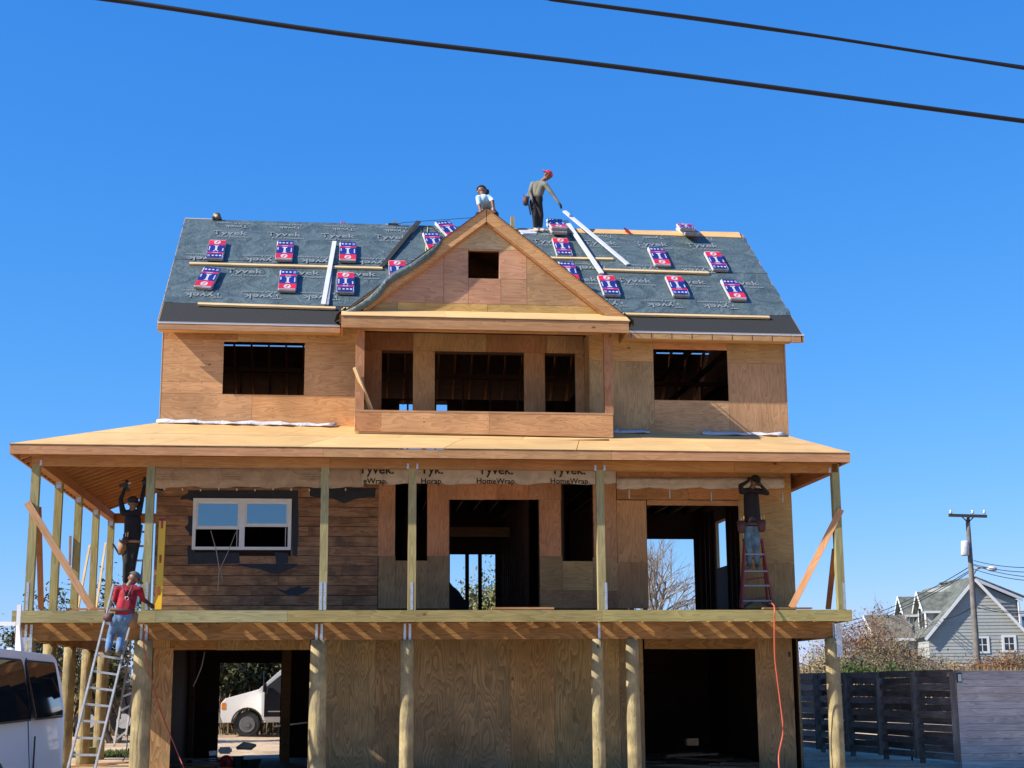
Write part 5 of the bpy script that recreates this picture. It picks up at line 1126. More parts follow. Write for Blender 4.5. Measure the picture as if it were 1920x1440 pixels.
# ================================================================== VANS
def van(loc, label, door_open=False, rz_=0, long_=False):
    t = thing('white_van', loc, label, 'van', None, rz_)
    B = WM[t]; L_, W_ = 5.5, 1.98
    prof = [(.10, .42), (.02, .62), (.03, .98), (.16, 1.12), (.95, 1.33), (1.12, 1.38), (1.78, 1.97), (1.98, 2.06), (2.4, 2.10), (5.1, 2.10), (5.30, 2.05), (5.44, 1.72), (5.5, 1.25), (5.5, .45)]
    # body as cross-sections: tumblehome towards the roof
    def halfw(z): return W_/2 if z < 1.2 else W_/2-.14*((z-1.2)/.9)**1.5
    wheels = [(.80, .37), (4.35, .37)] if not long_ else [(-2.0, .34), (1.15, .34)]
    if long_: prof = [(x-2.6 if x < 2.5 else x, z) for x, z in prof]
    bot = []
    for cx, cz in reversed(wheels):
        for k in range(9): a = math.pi*k/8; bot.append((cx+.46*math.cos(a), max(.42, cz+.02+.46*math.sin(a))))
    outline = prof+bot
    n = len(outline); 
    bm = bmesh.new(); A = [bm.verts.new((x, -halfw(z), z)) for x, z in outline]; Bv = [bm.verts.new((x, halfw(z), z)) for x, z in outline]
    fa = bm.faces.new(A); fb = bm.faces.new(Bv[::-1])
    for i in range(n): bm.faces.new((A[i], Bv[i], Bv[(i+1)%n], A[(i+1)%n]))
    bmesh.ops.triangulate(bm, faces=[fa, fb]); bmesh.ops.recalc_face_normals(bm, faces=bm.faces[:])
    me = bpy.data.meshes.new('body'); bm.to_mesh(me); bm.free(); bo = link('body', me, t, VANW, B)
    bv = bo.modifiers.new('b', 'BEVEL'); bv.width = .035; bv.segments = 3; bv.limit_method = 'ANGLE'; bv.angle_limit = math.radians(25)
    def side(name, pts, mat, y_off=.004, th=.012, par=t, s=-1):
        vs = [(x, s*(halfw(z)+y_off), z) for x, z in pts]+[(x, s*(halfw(z)-th), z) for x, z in pts]; k = len(pts)
        fs = [tuple(range(k)), tuple(range(2*k-1, k-1, -1))]+[(i, (i+1)%k, (i+1)%k+k, i+k) for i in range(k)]
        o = link(name, mesh(name, vs, fs), par, mat, B); return o
    def rr(x0, x1, z0, z1, r=.07, sl=0, sr=0):
        P = []
        for cx, cz, a0 in ((x1-r, z1-r, 0), (x0+r, z1-r, 90), (x0+r, z0+r, 180), (x1-r, z0+r, 270)):
            for k in range(4): a = math.radians(a0+30*k); x = cx+r*math.cos(a); z = cz+r*math.sin(a); f = (z-z0)/(z1-z0); P.append((x+(sl if cx < (x0+x1)/2 else sr)*f, z))
        return P
    for s in (-1, 1):
        for x0, x1, sl, sr in ((2.62, 3.52, .04, .0), (3.62, 4.60, 0, -.10), (4.80, 5.36, -.16, -.10)) if not long_ else ((1.0, 3.0, .1, -.22), (3.28, 5.33, -.25, -.25)):
            w_ = side('side_window', rr(x0, x1, 1.27, 1.97, .08, sl, sr), DARKGL, .006, .01, t, s); side('window_seal', rr(x0-.025, x1+.025, 1.245, 1.995, .09, sl, sr), RUBBER, .003, .01, t, s)
        if long_: side('seam', [(3.12, .5), (3.132, .5), (3.132, 2.02), (3.12, 2.02)], RUBBER, .002, .01, t, s); continue
        if not (door_open and s < 0): side('front_window', rr(1.55, 2.45, 1.27, 1.93, .05, .48, 0), DARKGL, .006, .01, t, s)
        side('trim_strip', [(1.4, .72), (5.3, .72), (5.3, .75), (1.4, .75)], VANW, .012, .01, t, s)
        for xs_ in (2.55, 3.57, 4.70): side('seam', [(xs_, .5), (xs_+.012, .5), (xs_+.012, 2.02), (xs_, 2.02)], RUBBER, .002, .01, t, s)
    if long_: side('door_slot', [(3.3, .6), (3.33, .6), (3.33, 1.05), (3.31, 1.05)], RUBBER, .006)
    if not long_: side('door_slot', [(4.72, .62), (4.75, .62), (4.75, 1.08), (4.735, 1.08)], RUBBER, .01); side('door_handle', rr(3.45, 3.55, 1.0, 1.05, .02), RUBBER, .03)
    if not long_: side('fuel_door', rr(4.9, 5.08, .86, 1.04, .03), VANW, .007); side('tail_light', rr(5.42, 5.495, .85, 1.25, .02), RED, .01)
    # bumpers, grille, lights, mirrors
    for x0, x1 in ((-.08-2.6*long_, .12-2.6*long_), (5.42, 5.52)): link('bumper', bmesh_for(x1-x0, W_-.04, .2, CHROME), t, None, B @ Matrix.Translation(((x0+x1)/2, 0, .52)), color=(1, 1, 1))
    F0 = -2.6 if long_ else 0
    link('grille', bmesh_for(.03, 1.1, .28, RUBBER), t, None, B @ Matrix.Translation((.01+F0, 0, .84)), color=(1, 1, 1))
    for s in (-1, 1):
        link('headlight', bmesh_for(.04, .3, .2, CHROME), t, None, B @ Matrix.Translation((.01+F0, s*.72, .86)), color=(1, 1, 1))
        side('turn_signal', rr(.05+F0, .17+F0, .80, 1.0, .02), flat('amber', (.8, .22, .02), .3) if 'amber' not in bpy.data.materials else bpy.data.materials['amber'], .008, .02, t, s)
        link('mirror', bmesh_for(.10, .22, .28, RUBBER), t, None, B @ Matrix.Translation((1.30+F0, s*1.13, 1.42)), color=(1, 1, 1))
        for cx, cz in wheels:
            arch = [(cx+.47*math.cos(math.pi*k/12), cz+.02+.47*math.sin(math.pi*k/12)) for k in range(13)]; arch2 = [(cx+.43*math.cos(math.pi*k/12), cz+.02+.43*math.sin(math.pi*k/12)) for k in range(12, -1, -1)]
            side('wheel_arch', arch+arch2, RUBBER, .008, .06, t, s)
            yo = s*(W_/2-.16)
            def cyl(name, r, d, y0, mat, par, smooth_=True, n=26):
                v_, f_ = tube_geo([(cx, y0-d/2, cz), (cx, y0+d/2, cz)], r, n); return link(name, mesh(name, v_, f_), par, mat, B)
            wh = cyl('wheel', .34, .24, yo, RUBBER, t); 
            v_, f_ = [], []
            for r_, yy in ((.34, .12), (.375, .10), (.375, -.10), (.34, -.12)): pass
            cyl('tyre', .375, .20, yo, RUBBER, wh); cyl('rim', .23, .02, yo+s*.125, CHROME, wh); cyl('rim', .19, .02, yo+s*.132, flat('dark_rim', (.12, .12, .12), .4) if 'dark_rim' not in bpy.data.materials else bpy.data.materials['dark_rim'], wh); cyl('hub_cap', .08, .04, yo+s*.14, CHROME, wh)
    ws = [(1.17+F0, -.78, 1.40), (1.17+F0, .78, 1.40), (1.76+F0, .72, 1.935), (1.76+F0, -.72, 1.935)]; off = Vector((-.66, 0, .75)).normalized()*.012
    link('windscreen', mesh('w', [Vector(p)+off for p in ws], [(0, 3, 2, 1)]), t, DARKGL, B)
    if door_open:
        side('doorway_shade_panel', [(1.25, .55), (2.5, .55), (2.5, 1.93), (1.95, 1.95), (1.30, 1.42)], RUBBER, .010, .02)  # black panel on the body stands in for the shaded cab
        side('door_sill', [(1.25, .50), (2.55, .50), (2.55, .58), (1.25, .58)], VANW, .03, .02)
        dr = Matrix.Translation((1.26, -W_/2-.02, 0)) @ Matrix.Rotation(math.radians(-87.5), 4, 'Z')
        P = [(0, .58), (1.2, .58), (1.2, 1.30), (0, 1.30)]
        vs = [(x, y, z) for y in (-.03, .03) for x, z in P]; link('door', mesh('d', vs, [(0, 1, 2, 3), (7, 6, 5, 4), (0, 4, 5, 1), (1, 5, 6, 2), (2, 6, 7, 3), (3, 7, 4, 0)]), t, VANW, B @ dr)
        P = [(0.03, 1.30), (1.17, 1.30), (1.17, 1.90), (.62, 1.93)]
        vs = [(x, y, z) for y in (-.012, .012) for x, z in P]; link('door_window', mesh('d', vs, [(0, 1, 2, 3), (7, 6, 5, 4), (0, 4, 5, 1), (1, 5, 6, 2), (2, 6, 7, 3), (3, 7, 4, 0)]), t, DARKGL, B @ dr)
        beam('steering_wheel', B @ V3(1.75, -.5, 1.35), B @ V3(1.85, -.5, 1.55), .3, .03, RUBBER, t)
    return t, B
vt, vB = van((-6.88-.99, -10.3, -.02), 'white work van in the left foreground with dark side windows and a roof rack', False, math.radians(90.5), True)
for xr in (3.25, 1.2):
    link('rack_foot', mesh('f', [(xr-.13, -.80, 2.06), (xr+.13, -.80, 2.06), (xr+.04, -.74, 2.42), (xr-.04, -.74, 2.42), (xr-.13, -.72, 2.06), (xr+.13, -.72, 2.06), (xr+.04, -.70, 2.42), (xr-.04, -.70, 2.42)], [(0, 1, 2, 3), (7, 6, 5, 4), (0, 4, 5, 1), (1, 5, 6, 2), (2, 6, 7, 3), (3, 7, 4, 0)]), vt, VANW, vB)
    link('rack_upright', bmesh_for(.05, .05, .30, VANW), vt, None, vB @ Matrix.Translation((xr, -.72, 2.54)), color=(1, 1, 1))
    link('rack_bar', bmesh_for(.05, 1.5, .05, VANW), vt, None, vB @ Matrix.Translation((xr, 0.06, 2.45)), color=(1, 1, 1))
link('vent_dome', mesh('dome', *tube_geo([vB.inverted() @ (vB @ V3(x_, -.45, 2.09)) for x_ in (4.0, 4.2, 4.7, 5.0)], [.03, .09, .07, .02], 8), True), vt, VANW, vB)
van((-6.56, 19.99, .2), 'white van behind the house seen through the left ground-level opening, front door open', True)
# ================================================================== BEHIND AND BENEATH
# compressor, bin and scrap inside the left ground-level opening
q = onground(440, 1441, 0); qx = on(425, 1420, 4.4)
t = thing('air_compressor', (qx.x, 4.4, 0), 'small engine with a red recoil cover and white tank inside the left ground-level opening', 'compressor')
c = on(424, 1429, 4.4); link('red_cover', mesh('c', *tube_geo([c+V3(0, -.16, 0), c+V3(0, -.10, 0), c+V3(0, .05, 0)], [.09, .135, .14], 18), True), t, flat('glossy_red', (.55, .015, .02), .25))
link('cover_hub', mesh('c', *tube_geo([c+V3(0, -.175, 0), c+V3(0, -.161, 0)], [.045, .05], 12), True), t, RUBBER)
c2 = on(422, 1407, 4.4); tkk = bmesh.new(); bmesh.ops.create_cube(tkk, size=1)
for v in tkk.verts: v.co = c2+V3(v.co.x*.26, v.co.y*.2, v.co.z*.13)
bmesh.ops.bevel(tkk, geom=tkk.edges[:], offset=.03, segments=2, affect='EDGES'); me = bpy.data.meshes.new('tank'); tkk.to_mesh(me); tkk.free(); link('fuel_tank', me, t, SHW)
c3 = on(402, 1420, 4.4); beam('engine_block', c3+V3(-.08, .0, -.1), c3+V3(.06, 0, -.1), .18, .22, RUBBER, t); beam('exhaust', c3+V3(-.1, -.05, .08), c3+V3(.05, -.05, .09), .08, .09, ALU, t)
for k in range(5): beam('cooling_fin', c3+V3(-.09, -.1, -.16+k*.035), c3+V3(.05, -.1, -.16+k*.035), .05, .008, ALU, t)
beam('frame_tube', c+V3(-.35, -.15, -.2), c+V3(.25, -.15, -.2), .04, .04, RUBBER, t)
GREEN = flat('dark_green_plastic', (.02, .06, .05), .5)
t = thing('green_bin', on(470, 1440, 5.2), 'dark green bin with a pale sack on top inside the left ground-level opening', 'bin')
c = on(466, 1425, 5.2); link('bin_body', mesh('b', *tube_geo([(c.x, c.y, .0), (c.x, c.y, c.z+.02)], [.2, .26], 4), False), t, GREEN); link('bin_body', mesh('b', *tube_geo([(c.x-.26, c.y, .0), (c.x-.26, c.y, c.z+.08)], [.14, .16], 8), False), t, GREEN)
s_ = on(462, 1400, 5.2); tube('sack', [s_+V3(-.2, 0, -.03), s_+V3(-.05, -.02, .02), s_+V3(.1, 0, 0), s_+V3(.2, 0, .03)], [.03, .08, .07, .02], flat('pale_sack', (.6, .58, .45), .8), t, 8)
random.seed(11)
def scrap(x0, x1, y0, y1, n, label, z=0):
    for i in range(n):
        x, y = random.uniform(x0, x1), random.uniform(y0, y1); L_ = random.uniform(.4, 1.3); a = random.uniform(-.5, .5); zz = .04+random.uniform(0, .22)*(1-abs((x-(x0+x1)/2)/(x1-x0)*2))
        d = Vector((math.cos(a), math.sin(a), random.uniform(-.08, .08)))*L_/2
        beam('scrap_board', Vector((x, y, zz))-d, Vector((x, y, zz))+d, random.choice((.09, .14)), .035, BOARD, None, color=tint(.2, (.55, .48, .45)), label=label, cat='scrap board', group=label)
scrap(on(345, 1420, 4).x, on(400, 1420, 4).x, 3.2, 5.2, 12, 'scrap board in the dim pile inside the left ground-level opening')
scrap(on(1225, 1420, 4).x, on(1370, 1420, 4).x, 3.0, 5.0, 12, 'scrap board in the dim pile inside the right ground-level opening')
q = on(1298, 1391, 4); box('block', q.x-.12, q.x+.12, 3.95, 4.15, q.z-.07, q.z+.07, BOARD, None, (1.2, 1.1, 1.0), label='small wooden block on top of the scrap pile in the right ground-level opening', cat='wood block')
beam('cable_reel_bar', on(515, 1362, 9.0), on(583, 1354, 7.0), .03, .03, ALU, None, color=(.6, .6, .6), label='thin metal bar crossing the view of the rear van', cat='bar')
# stick, barrels and utility truck behind the left porch
BUCK = flat('ochre_drum', (.42, .26, .08), .6); GRN = flat('dull_green_drum', (.16, .17, .07), .7)
def drum(u, v0, v1, y, r, mat, label):
    c = on(u, v1, y); h = on(u, v0, y).z-c.z; t = thing('drum', c, label, 'drum'); v_, f_ = tube_geo([(c.x, c.y, c.z), (c.x, c.y, c.z+h*.3), (c.x, c.y, c.z+h*.31), (c.x, c.y, c.z+h)], [r, r, r*1.02, r], 20); link('shell', mesh('d', v_, f_), t, mat)
    for f in (.02, .5, .97): v_, f_ = tube_geo([(c.x, c.y, c.z+h*f-.015), (c.x, c.y, c.z+h*f+.015)], [r*1.05, r*1.05], 20); link('rim', mesh('d', v_, f_), t, mat)
tr = thing('utility_truck', (-8.3, 16, .2), 'dark utility truck with white rack pipes parked behind the left porch piles', 'truck')
def tb(name, u0, u1, v0, v1, y, d, mat, c=(1, 1, 1)):
    a, b = on(u0, v1, y), on(u1, v0, y); return box(name, min(a.x, b.x), max(a.x, b.x), y, y+d, a.z, b.z, mat, tr, c)
TRK = paint('dark_navy_paint', (.015, .02, .04)); 
tb('truck_bed', 148, 246, 1292, 1345, 16, 1.9, TRK); tb('tool_box', 205, 238, 1255, 1292, 16.2, .6, flat('dark_grey_box', (.03, .03, .035)))
tb('brown_crate', 178, 214, 1262, 1350, 15.9, .09, flat('rust_brown', (.16, .07, .035), .7)); tb('tail_lamp', 224, 231, 1300, 1318, 15.95, .05, RED)
tb('side_panel', 150, 176, 1258, 1268, 15.5, .1, SHW); tb('rack_pipe', 150, 245, 1252, 1257, 15.6, .08, SHW); tb('rack_pipe', 228, 245, 1250, 1262, 15.3, .2, SHW)
for u in (152, 163, 225, 235): tb('rack_post', u, u+2.5, 1257, 1292, 15.6, .05, SHW)
for cu in (165, 232):
    c = on(cu, 1352, 15.8); v_, f_ = tube_geo([c, c+V3(0, .25, 0)], .36, 20); w_ = link('wheel', mesh('w', v_, f_), tr, RUBBER); v_, f_ = tube_geo([c-V3(0, .01, 0), c+V3(0, .02, 0)], .2, 14); link('rim', mesh('w', v_, f_), w_, CHROME)
drum(201, 1237, 1257, 15.5, .22, BUCK, 'ochre drum standing high on the truck rack behind the extension ladder')
drum(165, 1375, 1400, 9.5, .2, GRN, 'dull green drum on the ground behind the lower rungs of the extension ladder')
drum(160, 1402, 1432, 7.5, .21, GRN, 'dark mossy drum on the ground nearest the foot of the extension ladder')
t = thing('garden_hoe', onground(232, 1428, 0), 'thin bent metal bar standing in the ground between ladder and second pile', 'tool'); tube('handle', [on(239, 1380, 8), on(238, 1400, 8), on(234, 1420, 8), on(230, 1427, 8)], .014, RUBBER, t, 6); tube('grip', [on(237, 1378, 8), on(239, 1380, 8)], .02, DRED, t, 6)
for i, (u, v) in enumerate(((212, 1405), (232, 1412), (222, 1432), (160, 1437), (226, 1395))):
    q = onground(u, v, .03); beam('ground_plank', q-V3(.45, .02, 0), q+V3(.45, .05, .03), .14, .035, BOARD, None, color=(1, .9, .8), label='loose plank lying on the sandy yard behind the extension ladder', cat='plank', group='planks on the yard behind the ladder')
# ================================================================== FENCE
FT = thing('slatted_fence', (8.6, 6, 0), 'tall dark slatted fence with gaps running back behind the right side of the house', 'fence')
P0, P1 = Vector((8.95, 2.0, 0)), Vector((8.1, 10.2, 0)); d_ = P1-P0; Lf = d_.length; dn_ = d_.normalized(); side_ = Vector((-dn_.y, dn_.x, 0))
np_ = 5; random.seed(3)
for k in range(np_+1):
    p = P0+d_*(k/np_); beam('fence_post', p+side_*-.06, p+side_*-.06+V3(0, 0, 1.86), .09, .09, FENCE_D, FT, up=(0, 1, 0))
for k in range(np_):
    a = P0+d_*((k+.02)/np_); b = P0+d_*((k+.98)/np_); z = .12; r = 0
    while z < 1.85:
        o_ = side_*(.02 if r % 2 == 0 else -.10); h = random.choice((.134, .137, .128))
        sk = random.uniform(-.012, .012)
        if True: beam('slat', a+o_+V3(0, 0, z+h/2), b+o_+V3(0, 0, z+h/2+sk), .022, h, FENCE_D, FT, color=tint(.25, (1, 1, 1.1)))
        z += .135; r += 1
    beam('fence_stile', a+side_*.045+V3(0, 0, .1), a+side_*.045+V3(0, 0, 1.84), .12, .02, FENCE_D, FT, up=(0, 1, 0)); beam('fence_stile', b+side_*.045+V3(0, 0, .1), b+side_*.045+V3(0, 0, 1.84), .12, .02, FENCE_D, FT, up=(0, 1, 0))
beam('fence_rod', on(1706, 1305, 4.5), on(1711, 1440, 4.5), .03, .03, RUBBER, FT); beam('latch', on(1708, 1378, 4.45), on(1709, 1396, 4.45), .05, .05, YELLOW, FT, color=(.8, .8, .8))
FP = thing('board_fence', (11, 2, 0), 'grey weathered close-boarded fence panel at the right edge', 'fence')
z = -.02
ph = .142
while z < 1.86:
    z1 = min(z+ph, 1.85); beam('fence_board', (8.96, 2-.03, (z+z1)/2), (13.2, 2-.03, (z+z1)/2), .024, z1-z-.005, FENCE_L, FP, color=tint(.1, (.95, .97, 1.05))); z += ph
box('backing_board', 8.97, 13.1, 2.0, 2.012, .02, 1.83, FENCE_D, FP)
for x in (9.0, 11.0, 13.0): beam('fence_post', (x, 2.06, 0), (x, 2.06, 1.84), .09, .09, FENCE_L, FP, up=(0, 1, 0))
a = on(1799, 1270, 1.93); t = thing('fence_light', a, 'small pale solar lamp fixed at the top of the grey fence corner', 'lamp'); box('lamp_case', a.x-.05, a.x+.05, 1.925, 1.955, a.z-.1, a.z+.09, RUBBER, t); box('lamp_glass', a.x-.035, a.x+.035, 1.915, 1.924, a.z-.08, a.z+.06, flat('frosted_glass', (.45, .55, .55), .3), t)
# ================================================================== NEIGHBOUR HOUSE
GSID = flat('grey_green_siding', (.33, .345, .325), .7, var=.06, tinted=True); TRIM = flat('white_trim', (.66, .66, .66), .5, var=.03)
def shingle_mat():
    m_, n, b = new('asphalt_shingles', .9); L = n.links.new; tc = nd(n, 'ShaderNodeTexCoord'); br = nd(n, 'ShaderNodeTexNoise', Scale=2.5, Detail=6.); L(tc.outputs['Object'], br.inputs['Vector'])
    cr = nd(n, 'ShaderNodeValToRGB'); e = cr.color_ramp.elements; e[0].position = .35; e[0].color = (.07, .08, .07, 1); e[1].position = .65; e[1].color = (.16, .175, .145, 1); L(br.outputs[0], cr.inputs[0])
    oi = nd(n, 'ShaderNodeObjectInfo'); mm = nd(n, 'ShaderNodeVectorMath', operation='MULTIPLY'); L(cr.outputs[0], mm.inputs[0]); L(oi.outputs['Color'], mm.inputs[1]); L(mm.outputs[0], b.inputs['Base Color']); return m_
SHM = shingle_mat()
th = math.radians(-7.7)                       # turned so its left slope and dormers show
yh = 60.0
pk = on(1825, 1086, yh); NB = thing('grey_house', (pk.x, yh, 1.2), 'grey-green clapboard house with white trim, dormers and a steep gable beyond the fence', 'house')
e1 = Vector((math.cos(th), math.sin(th), 0)); e2 = Vector((-math.sin(th), math.cos(th), 0)); o0 = Vector((pk.x, yh, 0))
def n3(a, b, z): return o0+e1*a+e2*b+Vector((0, 0, z))
hw = 2.85; ez = 4.55; pz_ = 7.75; gs = (pz_-ez)/hw; zb0 = 1.0
z = zb0
def clapboards(parent, fa, za, zb, h, ab, mat=GSID, lim=None, tintc=(1, 1, 1)):
    z = za; 
    while z < zb-.02:
        z1 = min(z+h, zb); r = ab((z+z1)/2)
        if r: 
            a, b = r; n_ = (fa(1, 0)-fa(0, 0)); outn = fa.out
            p0, p1 = fa(a, z), fa(b, z); q0, q1 = fa(a, z1), fa(b, z1)
            lo = outn*.03; hi = outn*.005
            me = mesh('clapboard', [p0+lo, p1+lo, q1+hi, q0+hi, p0-outn*.02, p1-outn*.02, q1-outn*.02, q0-outn*.02], [(0, 1, 2, 3), (4, 7, 6, 5), (0, 4, 5, 1), (2, 6, 7, 3)]); me.materials.append(mat)
            link('clapboard', me, parent, color=tint(.06, tintc))
        z += h
class Face:
    def __init__(s, f, out_): s.f = f; s.out = out_
    def __call__(s, a, z): return s.f(a, z)
front = Face(lambda a, z: n3(a, 0, z), -e2)
def lim(z):
    w_ = hw if z <= ez else hw-(z-ez)/gs
    return (-w_, w_) if w_ > .05 else None
clapboards(NB, front, zb0, pz_, .2, lim)
leftf = Face(lambda a, z: n3(-hw, a, z), -e1); clapboards(NB, leftf, zb0, ez, .25, lambda z: (0, 12))
rightf = Face(lambda a, z: n3(hw, 12-a, z), e1); slab('wall', [n3(hw, 0, zb0), n3(hw, 12, zb0), n3(hw, 12, ez), n3(hw, 0, ez)], .1, GSID, NB)
slab('wall', [n3(hw, 12, zb0), n3(-hw, 12, zb0), n3(-hw, 12, ez), n3(0, 12, pz_), n3(hw, 12, ez)], .1, GSID, NB)
def roofsl(parent, A, B, C_, D, c=(1, 1, 1)): slab('roof', [A, B, C_, D], .12, SHM, parent, c)
ov = .3
roofsl(NB, n3(-hw-ov, 12.3, ez-ov*gs+.12), n3(-hw-ov, -.3, ez-ov*gs+.12), n3(0, -.3, pz_+.12), n3(0, 12.3, pz_+.12))
roofsl(NB, n3(hw+ov, -.3, ez-ov*gs+.12), n3(hw+ov, 12.3, ez-ov*gs+.12), n3(0, 12.3, pz_+.12), n3(0, -.3, pz_+.12))
for s in (-1, 1):
    beam('rake_trim', n3(s*(hw+ov), -.33, ez-ov*gs-.05), n3(0, -.33, pz_-.05), .05, .17, TRIM, NB)
for u in (1440-1, 1): pass
for (u, v) in ((1841.5, 1209), (1892, 1207)):
    c = ray(u, v); tt = ((o0-CAM).dot(-e2))/(c.dot(-e2)); q = CAM+c*tt; f = link('window', None, NB, None, Matrix.Translation(q))
    def wbx(nm, a0, a1, z0, z1, dep, mat, par): 
        P = [q+e1*a0+V3(0, 0, z0)-e2*dep, q+e1*a1+V3(0, 0, z0)-e2*dep, q+e1*a1+V3(0, 0, z1)-e2*dep, q+e1*a0+V3(0, 0, z1)-e2*dep]; slab(nm, P, .05, mat, par, (1, 1, 1))
    wbx('pane', -.28, .28, -.38, .38, .04, DARKGL, f); wbx('frame', -.42, -.28, -.5, .5, .07, TRIM, f); wbx('frame', .28, .42, -.5, .5, .07, TRIM, f); wbx('frame', -.28, .28, .38, .5, .07, TRIM, f); wbx('frame', -.28, .28, -.5, -.38, .07, TRIM, f); wbx('muntin', -.02, .02, -.38, .38, .06, TRIM, f); wbx('muntin', -.28, .28, -.02, .02, .058, TRIM, f)
# dormers on the left slope
for bpos, zt_, w_ in ((2.4, 7.15, 1.0), (7.4, 7.15, 1.0)):
    a0 = -hw+.25; z0 = ez+.25*gs
    zr = zt_; zw = zt_-1.0
    fr = Face(lambda a, z, bp=bpos: n3(a0, bp+w_-a, z), -e1)
    D = link('dormer', None, NB, None, Matrix.Translation(n3(a0, bpos, z0)), label=None)
    slab('dormer_front', [n3(a0, bpos+w_, z0-.2), n3(a0, bpos-w_, z0-.2), n3(a0, bpos-w_, zw), n3(a0, bpos, zr-.05), n3(a0, bpos+w_, zw)], .1, TRIM, D, (1, 1, 1))
    ai = -hw+(zr-ez)/gs
    slab('dormer_side', [n3(a0, bpos-w_, z0-.2), n3(-hw+(zw-ez)/gs, bpos-w_, zw), n3(a0, bpos-w_, zw)], .05, GSID, D, (1.2, 1.2, 1.2))
    slab('dormer_roof', [n3(a0-.25, bpos-w_-.25, zw-.2), n3(ai, bpos-w_-.25, zw-.2), n3(ai+.3, bpos, zr), n3(a0-.25, bpos, zr)], .1, SHM, D)
    slab('dormer_roof', [n3(ai, bpos+w_+.25, zw-.2), n3(a0-.25, bpos+w_+.25, zw-.2), n3(a0-.25, bpos, zr), n3(ai+.3, bpos, zr)], .1, SHM, D)
    for s in (-1, 1): slab('dormer_pane', [n3(a0-.06, bpos+s*.35+.22, z0+.15), n3(a0-.06, bpos+s*.35-.22, z0+.15), n3(a0-.06, bpos+s*.35-.22, zw), n3(a0-.06, bpos+s*.35+.22, zw)], .04, DARKGL, D, (1, 1, 1))
    beam('dormer_trim', n3(a0-.28, bpos-w_-.27, zw-.28), n3(ai, bpos-w_-.27, zw-.28), .04, .14, TRIM, D); 
    for s in (-1, 1): beam('dormer_trim', n3(a0-.28, bpos+s*(w_+.27), zw-.25), n3(a0-.28, bpos, zr-.03), .04, .16, TRIM, D)
# lower left wing
slab('wing_wall', [n3(-5.3, 3.0, zb0), n3(-hw, 3.0, zb0), n3(-hw, 3.0, 4.4), n3(-5.3, 3.0, 4.4)], .1, GSID, NB); 
slab('wing_roof', [n3(-5.5, 2.6, 4.35), n3(-hw-.1, 2.6, 4.35), n3(-hw-.1, 5.5, 5.9), n3(-5.5, 5.5, 5.9)], .1, SHM, NB, (1.15, .95, .85)); slab('wing_end', [n3(-5.3, 8, zb0), n3(-5.3, 3, zb0), n3(-5.3, 3, 4.4), n3(-5.3, 5.5, 5.75), n3(-5.3, 8, 4.4)], .1, GSID, NB, (1.3, 1.3, 1.3))
beam('wing_trim', n3(-5.55, 2.55, 4.28), n3(-hw, 2.55, 4.28), .05, .16, TRIM, NB); beam('wing_trim', n3(-5.55, 2.55, 4.28), n3(-5.55, 5.5, 5.82), .05, .18, TRIM, NB)
# taller wing to the right rear
R0 = on(1825, 1084, 63); R1 = on(1914, 1121, 63); R2 = on(1908, 1240, 63)
prism('rear_wing_wall', [(R0.x-1, 1.0), (R1.x-.2, 1.0), (R1.x-.2, R1.z-.15), (R0.x, R0.z-.2), (R0.x-1, R0.z-.4)], 63.0, 68, GSID, NB, (.95, .95, .95))
prism('rear_wing_fascia', [(R0.x, R0.z), (R1.x, R1.z), (R1.x, R1.z-.2), (R0.x, R0.z-.2)], 62.7, 62.8, TRIM, NB, (1, 1, 1)); prism('rear_wing_roof', [(R0.x, R0.z+.1), (R1.x+.2, R1.z+.08), (R1.x+.2, R1.z), (R0.x, R0.z)], 62.7, 68.5, SHM, NB)
beam('downspout', (R1.x-.25, 62.8, R1.z-.2), (R1.x-.2, 62.8, 3.2), .12, .12, TRIM, NB)
for i in range(26): box('clapboard', R0.x-.9, R1.x-.22, 62.96, 63.0, 1.2+i*.22, 1.2+i*.22+.02, GSID, NB, (.7, .7, .7)) if 1.2+i*.22 < R1.z-.3 else None
BH = thing('blue_house', (R1.x+2.5, 75, 1), 'sliver of a blue house with white trim at the right edge', 'house'); q0, q1 = on(1911, 1148, 75), on(1990, 1148, 75)
box('wall', q0.x, q1.x, 75, 80, 1, q0.z-.3, flat('blue_siding', (.12, .2, .33), .7), BH); box('eave', q0.x-.1, q1.x, 74.8, 80, q0.z-.3, q0.z+.1, TRIM, BH); box('window', q0.x+.35, q0.x+1.1, 74.9, 74.99, q0.z-2.0, q0.z-1.0, DARKGL, BH); box('door_panel', q0.x+.05, q0.x+2, 74.9, 74.99, q0.z-4.3, q0.z-3, TRIM, BH)
# ================================================================== UTILITY POLE AND WIRES
WOODP = flat('weathered_pole_wood', (.17, .15, .135), .9, var=.3, scale=3)
yp = 48; b0 = on(1833, 1250, yp); t0 = on(1814, 968, yp)
UP_ = thing('utility_pole', (b0.x, yp, .5), 'grey wooden utility pole with crossarm, white transformer and lamp before the grey house', 'utility pole')
tube('pole', [b0.lerp(t0, k/8) for k in range(-2, 9)], [.19-.008*k for k in range(11)], WOODP, UP_, 12)
ca, cb_ = on(1779, 966, yp-.2), on(1850, 968, yp-.2); beam('crossarm', ca, cb_, .12, .15, flat('dark_arm', (.05, .045, .045), .9), UP_)
for u in (1783, 1824, 1846):
    q = on(u, 963.5, yp-.2); tube('insulator', [q, q+V3(0, 0, .06), q+V3(0, 0, .12), q+V3(0, 0, .2)], [.05, .09, .05, .08], SHW, UP_, 8)
for s in (-1, 1): beam('arm_brace', on(1815+s*11, 969, yp-.15), on(1815+s*2, 978, yp-.15), .03, .05, RUBBER, UP_)
